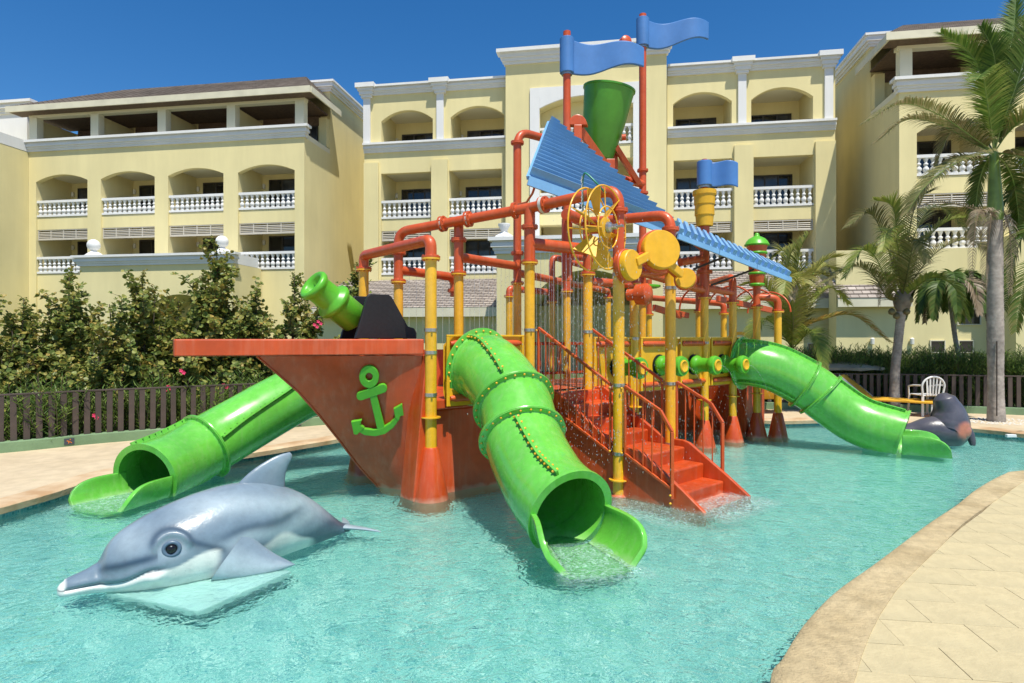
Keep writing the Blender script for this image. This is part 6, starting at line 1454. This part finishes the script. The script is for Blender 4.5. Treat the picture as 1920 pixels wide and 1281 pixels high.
# coconut palm
B = G(1676,771,.1); d = B.y; cp = thing('coconut_palm', B, 'coconut palm with thin leaning ringed trunk left of the tall palm', 'palm tree', 'palm trees')
trunk(cp, [B, P(1678,700,d), P(1684,640,d), P(1691,578,d)], [.125,.10,.092,.09,.09,.095], M_TRUNK, .05, .006)
b = MB(); b.lathe(P(1691,585,d), (0.05,0,1), [(0,.10),(.12,.16),(.25,.19),(.38,.15),(.5,.06)], n=16); b.build('crown_base', M_TRUNKR, cp, smooth=50)
for k, (x, y) in enumerate([(1672,588),(1681,596),(1700,588),(1706,566)]): b = MB(); b.lathe(P(x,y+3,d-.12), (0,0,1), [(0,.01),(.03,.06),(.08,.075),(.13,.05),(.16,.01)], n=12); b.build('coconut', mat('coconut_green', (.14,.12,.05), .5), cp, smooth=60)
C = P(1691,560,d)
for l, ll, dr, v0, mm in [ (((1675,500,.2),(1655,440,.3),(1630,400,.3),(1590,425,.2)),.60,.8,.15,M_PALMD), (((1684,490,0),(1680,420,0),(1672,385,0),(1640,375,0)),.6,.6,.1,M_PALML), (((1698,480,.1),(1712,400,.1),(1725,370,.1),(1745,360,.1)),.6,.5,.0,M_PALMD),
      (((1710,500,-.1),(1745,440,-.2),(1790,410,-.3),(1845,412,-.3)),.6,.7,.1,M_PALML), (((1715,520,.1),(1760,470,.2),(1815,450,.2),(1860,480,.2)),.6,.8,.15,M_PALMD), (((1715,540,-.3),(1750,520,-.6),(1790,540,-.8),(1815,600,-.9)),.5,.8,.1,M_PALML),
      (((1665,560,-.1),(1640,520,-.2),(1600,500,-.3),(1540,535,-.4)),.55,.8,.2,M_PALMD), (((1665,530,-.3),(1640,480,-.6),(1615,470,-.7),(1585,520,-.8)),.5,.8,.1,M_PALML), (((1700,520,-.5),(1710,470,-.9),(1720,450,-1.3),(1735,490,-1.6)),.5,.7,.2,M_PALMD),
      (((1690,500,-.5),(1680,450,-.9),(1668,430,-1.3),(1655,470,-1.7)),.5,.7,.2,M_PALML), (((1705,470,.5),(1735,400,.9),(1770,390,1.1),(1810,430,1.2)),.5,.7,.0,M_PALMD)]:
    frond(cp, fp(*l), ll, mm, n=54, droop=dr, var0=v0, width=.024)
for l in [((1686,520,-.2),(1680,470,-.2),(1677,440,-.2),(1674,500,-.3)),((1676,540,.1),(1664,520,.1),(1655,520,.1),(1650,570,.1))]:
    frond(cp, fp(*l), .35, M_DEAD, n=40, droop=1.5, width=.016, name='dead_frond', var0=.3)
# palm at the left of the coconut palm
B = G(1487,772,.1); B = Vector((B.x+.35, B.y+.9, .1)); d = B.y; lp_ = thing('feather_palm', B, 'short palm with a dark bristly trunk and one yellowing frond above the right slide', 'palm tree', 'palm trees')
trunk(lp_, [B, P(1488,720,d), P(1486,660,d)], [.16,.15,.16,.19], M_TRUNKR, .05, .012)
C = P(1485,655,d)
for l, ll, dr, v0, mm in [ (((1478,600,.3),(1462,545,.5),(1448,515,.6),(1425,515,.7)),.6,.6,.5,M_PALML), (((1500,600,.3),(1520,530,.5),(1545,500,.6),(1575,510,.7)),.6,.6,.5,M_PALML), (((1500,620,0),(1540,600,-.1),(1600,592,-.2),(1665,640,-.3)),.55,.8,.25,M_PALMY), (((1490,590,.1),(1495,520,.2),(1500,470,.2),(1515,440,.2)),.60,.5,.3,M_PALML), (((1495,590,-.2),(1515,530,-.4),(1545,490,-.5),(1580,480,-.6)),.55,.7,.4,M_PALML),
      (((1475,590,.1),(1460,540,.1),(1440,500,.1),(1405,480,.1)),.55,.7,.3,M_PALML), (((1470,610,-.1),(1445,570,-.2),(1410,560,-.3),(1370,590,-.4)),.55,.8,.3,M_PALML), (((1470,630,-.2),(1440,600,-.5),(1420,610,-.7),(1395,660,-.8)),.5,.8,.2,M_PALML),
      (((1500,610,.2),(1530,560,.4),(1560,540,.5),(1590,570,.6)),.5,.8,.3,M_PALML), (((1485,590,-.6),(1480,540,-1.0),(1476,520,-1.4),(1470,550,-1.7)),.5,.7,.4,M_PALML), (((1490,570,.4),(1480,490,.7),(1468,470,.9),(1455,480,1.0)),.5,.6,.3,M_PALML), (((1500,640,-.5),(1520,620,-.9),(1535,640,-1.2),(1545,690,-1.4)),.45,.8,.1,M_PALML), (((1480,600,.2),(1475,530,.3),(1482,480,.3),(1492,462,.3)),.55,.5,.5,M_PALML), (((1498,600,-.1),(1512,545,-.2),(1532,515,-.2),(1556,520,-.2)),.6,.7,.5,M_PALML), (((1472,600,.0),(1452,560,.1),(1425,530,.1),(1392,535,.2)),.6,.7,.4,M_PALML), (((1490,600,-.3),(1494,550,-.6),(1500,520,-.8),(1510,530,-1.0)),.6,.7,.5,M_PALML)]:
    frond(lp_, fp(*l), ll*1.05, mm, n=66, droop=dr, var0=v0, width=.024)
frond(lp_, fp((1487,600,-.5),(1488,560,-.8),(1488,530,-1.0),(1486,560,-1.1)), .4, M_DEAD, n=36, droop=1.6, width=.016, name='dead_frond', var0=.4)
# dark drooping palm further back
B = Vector(((1812-960)/F_PX*16.2, 16.2, .1)); d = 16.2; dp = thing('drooping_palm', B, 'small dark palm with drooping fronds on a thin trunk between coconut palm and tall palm', 'palm tree', 'palm trees')
trunk(dp, [B, P(1806,700,d), P(1792,640,d), P(1782,560,d)], [.07,.06,.055,.06], M_TRUNK, .08, .003)
C = P(1780,545,d)
for a in range(24):
    th = 2*math.pi*a/24+rnd.uniform(-.2,.2); R_ = rnd.uniform(.75,1.05); hx, hy = math.cos(th)*R_, math.sin(th)*R_
    frond(dp, [C, C+Vector((hx*.45,hy*.45,.35*rnd.uniform(.6,1.4))), C+Vector((hx*.85,hy*.85,.05)), C+Vector((hx*1.08,hy*1.08,-.62*rnd.uniform(.8,1.3)))], .42, M_PALM if a % 6 else M_DEAD, n=34, droop=.9, width=.045, start=.03)
# palm fronds entering from the right edge
B = Vector(((2020-960)/F_PX*12.6, 12.6, .1)); d = 12.6; ep_ = thing('edge_palm', B, 'palm mostly outside the right picture edge, only its hanging fronds in view', 'palm tree', 'palm trees')
trunk(ep_, [B, P(2020,600,d), P(2015,470,d)], [.15,.13,.12,.13], M_TRUNK, .09, .003)
C = P(2012,455,d)
for l, ll, dr, v0 in [(((1960,420,-.1),(1925,430,-.2),(1898,500,-.2),(1885,580,-.3)),.5,.8,.1),(((1960,400,.2),(1915,390,.3),(1885,430,.4),(1872,480,.4)),.5,.8,.2),(((1970,480,-.4),(1935,500,-.6),(1915,560,-.7),(1905,620,-.8)),.45,.8,.2),(((1980,380,0),(1940,340,.1),(1905,350,.1),(1880,390,.1)),.5,.8,.3)]:
    frond(ep_, fp(*l), ll, M_PALM, n=50, droop=dr, var0=v0, width=.026)
# ============================================================ poolside furniture
M_PLAS = mat('white_plastic', (.72,.72,.70), .4); M_YFAB = mat('yellow_sling', (.72,.38,.02), .7, var=.15, vscale=3)
B = G(1735,779,.1); ch = thing('plastic_chair', B, 'white plastic garden chair with slatted back beside the seal statue', 'chair')
def cpt(x, y, z): return B+Vector((x, y, z))
b = MB(); b.prism([cpt(-.21,-.22,.42),cpt(.21,-.22,.42),cpt(.19,.20,.42),cpt(-.19,.20,.42)], Vector((0,0,.025))); b.build('seat', M_PLAS, ch, bevel=.01)
for x, y in ((-.20,-.22),(.20,-.22),(-.19,.22),(.19,.22)): b = MB(); b.bar(cpt(x*1.08,y*1.1,0), cpt(x,y,.43), .045, .03); b.build('leg', M_PLAS, ch, bevel=.006)
arcp = [cpt(.23*math.cos(math.pi*k/14), -.24-.02*math.sin(math.pi*k/14), .62+.20*math.sin(math.pi*k/14)) for k in range(15)]
b = MB(); b.tube([cpt(.20,-.22,.42)]+arcp+[cpt(-.20,-.22,.42)], .02, 8); b.build('backrest_frame', M_PLAS, ch, smooth=50)
for k in range(5): x = -.14+.07*k; b = MB(); b.bar(cpt(x*.8,-.23,.44), cpt(x,-.255,.60+.20*math.sqrt(max(0,1-(x/.23)**2))), .03, .012, Vector((0,1,0))); b.build('back_slat', M_PLAS, ch)
for sg in (-1, 1): b = MB(); b.tube([cpt(.23*sg,-.23,.64), cpt(.25*sg,0,.63), cpt(.22*sg,.2,.60), cpt(.20*sg,.22,.43)], .017, 8); b.build('armrest', M_PLAS, ch, smooth=50)
def lounger(B, ang, label):
    t = thing('sun_lounger', B, label, 'sun lounger', 'yellow sun loungers by the fence'); ca, sa_ = math.cos(ang), math.sin(ang)
    def lpnt(x, y, z): return B+Vector((x*ca-y*sa_, x*sa_+y*ca, z))
    def lb_(nm, x0, x1, y0, y1, z0, z1, dz=0, m=M_PLAS): b = MB(); b.hexa([lpnt(x0,y0,z0),lpnt(x1,y0,z0+dz),lpnt(x1,y1,z0+dz),lpnt(x0,y1,z0),lpnt(x0,y0,z1),lpnt(x1,y0,z1+dz),lpnt(x1,y1,z1+dz),lpnt(x0,y1,z1)]); b.build(nm, m, t, bevel=.01)
    lb_('seat_sling', 0, 1.25, -.30, .30, .29, .32, 0, M_YFAB); lb_('back_sling', 0, -.52, -.30, .30, .295, .325, .48, M_YFAB)
    for y in (-.32, .32): lb_('side_rail', 0, 1.3, y-.015, y+.015, .28, .32, 0, M_YFAB); lb_('back_rail', 0, -.54, y-.02, y+.02, .27, .33, .49)
    for x in (.15, 1.15):
        for y in (-.30, .30): lb_('leg', x-.02, x+.02, y-.02, y+.02, 0, .27)
Bq = G(1622,772,.1); lounger(Vector((Bq.x+.05,Bq.y-.1,.1)), R(-40), 'yellow sun lounger with raised back left of the coconut palm trunk')
Bq = G(1447,776,.1); lounger(Vector((Bq.x,Bq.y+.2,.1)), R(96), 'yellow sun lounger half hidden behind the last yellow post of the structure')
# sunshade
d = 15.2; B = Vector(((1565-960)/F_PX*d, d, .1)); um = thing('sunshade', B, 'low tan fabric sunshade showing over the hedge behind the right slide', 'parasol')
topz = EYE-33/F_PX*d; b = MB(); n = 10; vs = [up(B,topz)]; M_TAN = mat('tan_canvas', (.50,.41,.27), .9, var=.25, vscale=4)
for r_ in (.45,.95): 
    for k in range(n*2): a = math.pi*k/n; rr_ = r_*(1 if k % 2 else .96); vs.append(up(B,topz-.24*(r_/.95)**1.3)+Vector((math.cos(a)*rr_*1.2, math.sin(a)*rr_*1.2, 0)))
for k in range(n*2): a = math.pi*k/n; vs.append(vs[1+n*2+k]-Vector((0,0,.05+.02*(k % 2))))
K2 = n*2; b.add(vs, [(0,1+k,1+(k+1) % K2) for k in range(K2)]+[(1+k,1+K2+k,1+K2+(k+1) % K2,1+(k+1) % K2) for k in range(K2)]+[(1+K2+k,1+2*K2+k,1+2*K2+(k+1) % K2,1+K2+(k+1) % K2) for k in range(K2)])
o = b.build('canopy', M_TAN, um); sd = o.modifiers.new('s','SOLIDIFY'); sd.thickness = .012
b = MB(); b.tube([B, up(B,topz+.06)], .022, 10); b.build('pole', M_DFRAME, um, smooth=40)
# pebbles round the tall palm
rnd.seed(3); B = G(1868,790,.1); b = MB()
for k in range(260):
    a = rnd.uniform(0,6.28); r_ = .12+.62*math.sqrt(rnd.random()); c = Vector((B.x+math.cos(a)*r_, B.y+math.sin(a)*r_*.75, .105)); s_ = rnd.uniform(.012,.03)
    b.add([c+Vector((s_,0,0)),c+Vector((0,s_*.8,0)),c+Vector((-s_,0,0)),c+Vector((0,-s_*.8,0)),c+Vector((0,0,s_*.7))], [(0,1,4),(1,2,4),(2,3,4),(3,0,4)])
tag(b.build('pebbles', mat('white_pebble', (.62,.58,.50), .8), None, kind='stuff'), 'white pebbles scattered round the foot of the tall palm', 'pebbles')
# skimmer in the far wall
q = G(1906,812,.1); b = MB(); b.box((q.x-.16,q.y-.005,.02),(q.x+.3,q.y+.05,.075)); tag(b.build('pool_skimmer', M_PLAS, None, bevel=.01), 'white skimmer opening in the pool wall at the right edge', 'pool skimmer')
# ============================================================ falling water
def splash_mat():
    m = bpy.data.materials.new('falling_water'); m.use_nodes = True; n = m.node_tree; n.nodes.clear(); L = n.links.new
    out = n.nodes.new('ShaderNodeOutputMaterial'); t = n.nodes.new('ShaderNodeBsdfTransparent'); g = n.nodes.new('ShaderNodeBsdfGlossy'); g.inputs['Roughness'].default_value = .15; df = n.nodes.new('ShaderNodeBsdfDiffuse'); df.inputs[0].default_value = (.8,.83,.85,1)
    m1 = n.nodes.new('ShaderNodeMixShader'); m1.inputs[0].default_value = .5; L(df.outputs[0], m1.inputs[1]); L(g.outputs[0], m1.inputs[2]); m2 = n.nodes.new('ShaderNodeMixShader'); m2.inputs[0].default_value = .5; L(t.outputs[0], m2.inputs[1]); L(m1.outputs[0], m2.inputs[2]); L(m2.outputs[0], out.inputs[0]); return m
M_SPL = splash_mat(); rnd.seed(77)
def drop(b, p, r, st=1.6):
    b.add([p+Vector((r,0,0)),p+Vector((0,r,0)),p+Vector((-r,0,0)),p+Vector((0,-r,0)),p+Vector((0,0,r*st)),p-Vector((0,0,r*st))], [(0,1,4),(1,2,4),(2,3,4),(3,0,4),(1,0,5),(2,1,5),(3,2,5),(0,3,5)])
b = MB()
for k in range(1500):   # off the wheel, over the stairs
    f = rnd.random()**.8; c = wc+Vector((rnd.gauss(-.08,.17+.25*f), rnd.gauss(0,.15+.25*f), .15-2.6*f)); 
    if c.z < .02: c.z = rnd.uniform(.02,.3)
    drop(b, c, rnd.uniform(.0018,.0042), rnd.uniform(1.2,4.5))
for k in range(1300):    # rain under the middle pipes
    c = Q(rnd.uniform(1.5,3.9), rnd.uniform(.1,1.5), rnd.uniform(1.0,2.6)); drop(b, c, rnd.uniform(.0018,.004), rnd.uniform(2,7))
for k in range(350):
    c = Q(rnd.uniform(3.9,6.0), rnd.uniform(-.3,.4), rnd.uniform(.1,1.0)); drop(b, c, rnd.uniform(.002,.004), rnd.uniform(2,6))
for k in range(500):    # splashes at the foot of the stairs
    c = SP(rnd.uniform(-.25,.9), rnd.uniform(-.55,-.02)) if k % 2 else SP(rnd.uniform(-.3,.02), rnd.uniform(0,1.0)); c.z = abs(rnd.gauss(0,.035))+.004; drop(b, c, rnd.uniform(.002,.006), 1)
tag(b.build('water_drops', M_SPL, None, kind='stuff', fixn=False), 'scattered water drops falling from the wheel and pipes', 'water drops')
b = MB()
def streams(a, c, n, z1):
    for k in range(n):
        p = a.lerp(c, (k+.5)/n); x = rnd.uniform(-.01,.01); pts = [p+Vector((x*g,0,-(p.z-z1)*g)) for g in (0,.15,.35,.6,.8,1)]; b.tube(pts, [.0022*rnd.uniform(.6,1.2) for _ in pts], 4, caps=False)
streams(up(P4,2.68).lerp(up(P5,2.74),.05), up(P4,2.68).lerp(up(P5,2.74),.95), 12, 1.06); streams(up(P6,2.77), up(P7,2.79), 14, 1.06); streams(up(P3,2.54), P(848,524,8.9), 8, 1.06); streams(up(P5,2.64), up(P11,2.64), 18, 1.06)
for q in noz:
    for j in range(60):
        t_ = j/60*.52+rnd.uniform(0,.008); drop(b, q+NX*1.15*t_-Vector((0,0,4.9*t_*t_))+rdir()*.006, rnd.uniform(.003,.005), 1.3)
q = P(1091,332,6.5)
for j in range(40): drop(b, q-Vector((rnd.gauss(0,.006),0,.012*j)), rnd.uniform(.004,.008), 2.5)
tag(b.build('water_streams', M_SPL, None, kind='stuff', fixn=False), 'thin streams of water falling from the orange pipes and green cannons', 'water jets')

# thin lively sheets where water runs out of the slides and off the stairs
def flow_mat():
    m = bpy.data.materials.new('running_water'); m.use_nodes = True; n = m.node_tree; n.nodes.clear(); L = n.links.new
    out = n.nodes.new('ShaderNodeOutputMaterial'); t = n.nodes.new('ShaderNodeBsdfTransparent'); t.inputs[0].default_value = (1,1,1,1); g = n.nodes.new('ShaderNodeBsdfGlossy'); g.inputs['Roughness'].default_value = .08; df = n.nodes.new('ShaderNodeBsdfDiffuse'); df.inputs[0].default_value = (.55,.80,.74,1)
    tc = n.nodes.new('ShaderNodeTexCoord'); a = n.nodes.new('ShaderNodeTexNoise'); a.inputs['Scale'].default_value = 30; a.inputs['Detail'].default_value = 5; a.inputs['Distortion'].default_value = 1; L(tc.outputs['Object'], a.inputs['Vector'])
    at = n.nodes.new('ShaderNodeVertexColor'); at.layer_name = 'foam'; sp = n.nodes.new('ShaderNodeSeparateColor'); L(at.outputs[0], sp.inputs[0])
    mr = n.nodes.new('ShaderNodeMapRange'); mr.inputs[1].default_value = .42; mr.inputs[2].default_value = .66; mr.inputs[3].default_value = .10; mr.inputs[4].default_value = .50; L(a.outputs['Fac'], mr.inputs[0])
    mu = n.nodes.new('ShaderNodeMath'); mu.operation = 'MULTIPLY'; L(mr.outputs[0], mu.inputs[0]); L(sp.outputs[0], mu.inputs[1])
    bp = n.nodes.new('ShaderNodeBump'); bp.inputs['Distance'].default_value = .02; L(a.outputs['Fac'], bp.inputs['Height']); L(bp.outputs[0], g.inputs['Normal'])
    m1 = n.nodes.new('ShaderNodeMixShader'); L(mu.outputs[0], m1.inputs[0]); L(t.outputs[0], m1.inputs[1]); L(df.outputs[0], m1.inputs[2])
    fr = n.nodes.new('ShaderNodeFresnel'); fr.inputs[0].default_value = 1.33; L(bp.outputs[0], fr.inputs['Normal']); m2 = n.nodes.new('ShaderNodeMixShader'); ff = n.nodes.new('ShaderNodeMath'); ff.operation = 'MULTIPLY'; L(fr.outputs[0], ff.inputs[0]); L(sp.outputs[0], ff.inputs[1]); L(ff.outputs[0], m2.inputs[0]); L(m1.outputs[0], m2.inputs[1]); L(g.outputs[0], m2.inputs[2]); L(m2.outputs[0], out.inputs[0]); return m
M_FLOW = flow_mat(); FM = MB(); fc = []
def flow(o, d, L_, w0, w1, z0, z1, nu=34, nv=26, strength=1.0):
    d = Vector(d); d.z = 0; d.normalize(); s_ = d.cross(Vector((0,0,1))); vs = []
    for i in range(nu+1):
        f = i/nu; w = w0+(w1-w0)*f
        for k in range(nv+1):
            g = k/nv*2-1; q = Vector((o[0],o[1],0))+d*(L_*f)+s_*(g*w/2); h = noise.noise(q*11)*.012+noise.noise(q*27)*.005
            vs.append(up(q, z0+(z1-z0)*min(1,f*1.5)+h)); fc.append(strength*min(1,(1-f)*4)*min(1,(1-abs(g))*3.5)*min(1,f*6+.2))
    FM.add(vs, [(i*(nv+1)+k, i*(nv+1)+k+1, (i+1)*(nv+1)+k+1, (i+1)*(nv+1)+k) for i in range(nu) for k in range(nv)])
flow((.49,5.0), (.17,-.6,0), .86, .50, .86, .035, .014, strength=1.0)
flow((-3.99,6.62), (-.20,-.55,0), .72, .46, .80, .03, .014)
flow((5.84,9.22), (.6,-.30,0), .75, .46, .70, .03, .014)
flow(SP(.18,.47), -SC, .62, .9, 1.35, .045, .014, strength=1.1)
flow(SP(.95,-.30), -SC, 1.25, .45, .8, .014, .014, strength=.6)
fo = FM.build('running_water', M_FLOW, None, smooth=80, fixn=False, kind='stuff'); ca = fo.data.color_attributes.new('foam', 'FLOAT_COLOR', 'POINT')
for i, x in enumerate(fc): ca.data[i].color = (x, x, x, 1)
tag(fo, 'frothy water running off the slide mouths and the foot of the stairs', 'running water')
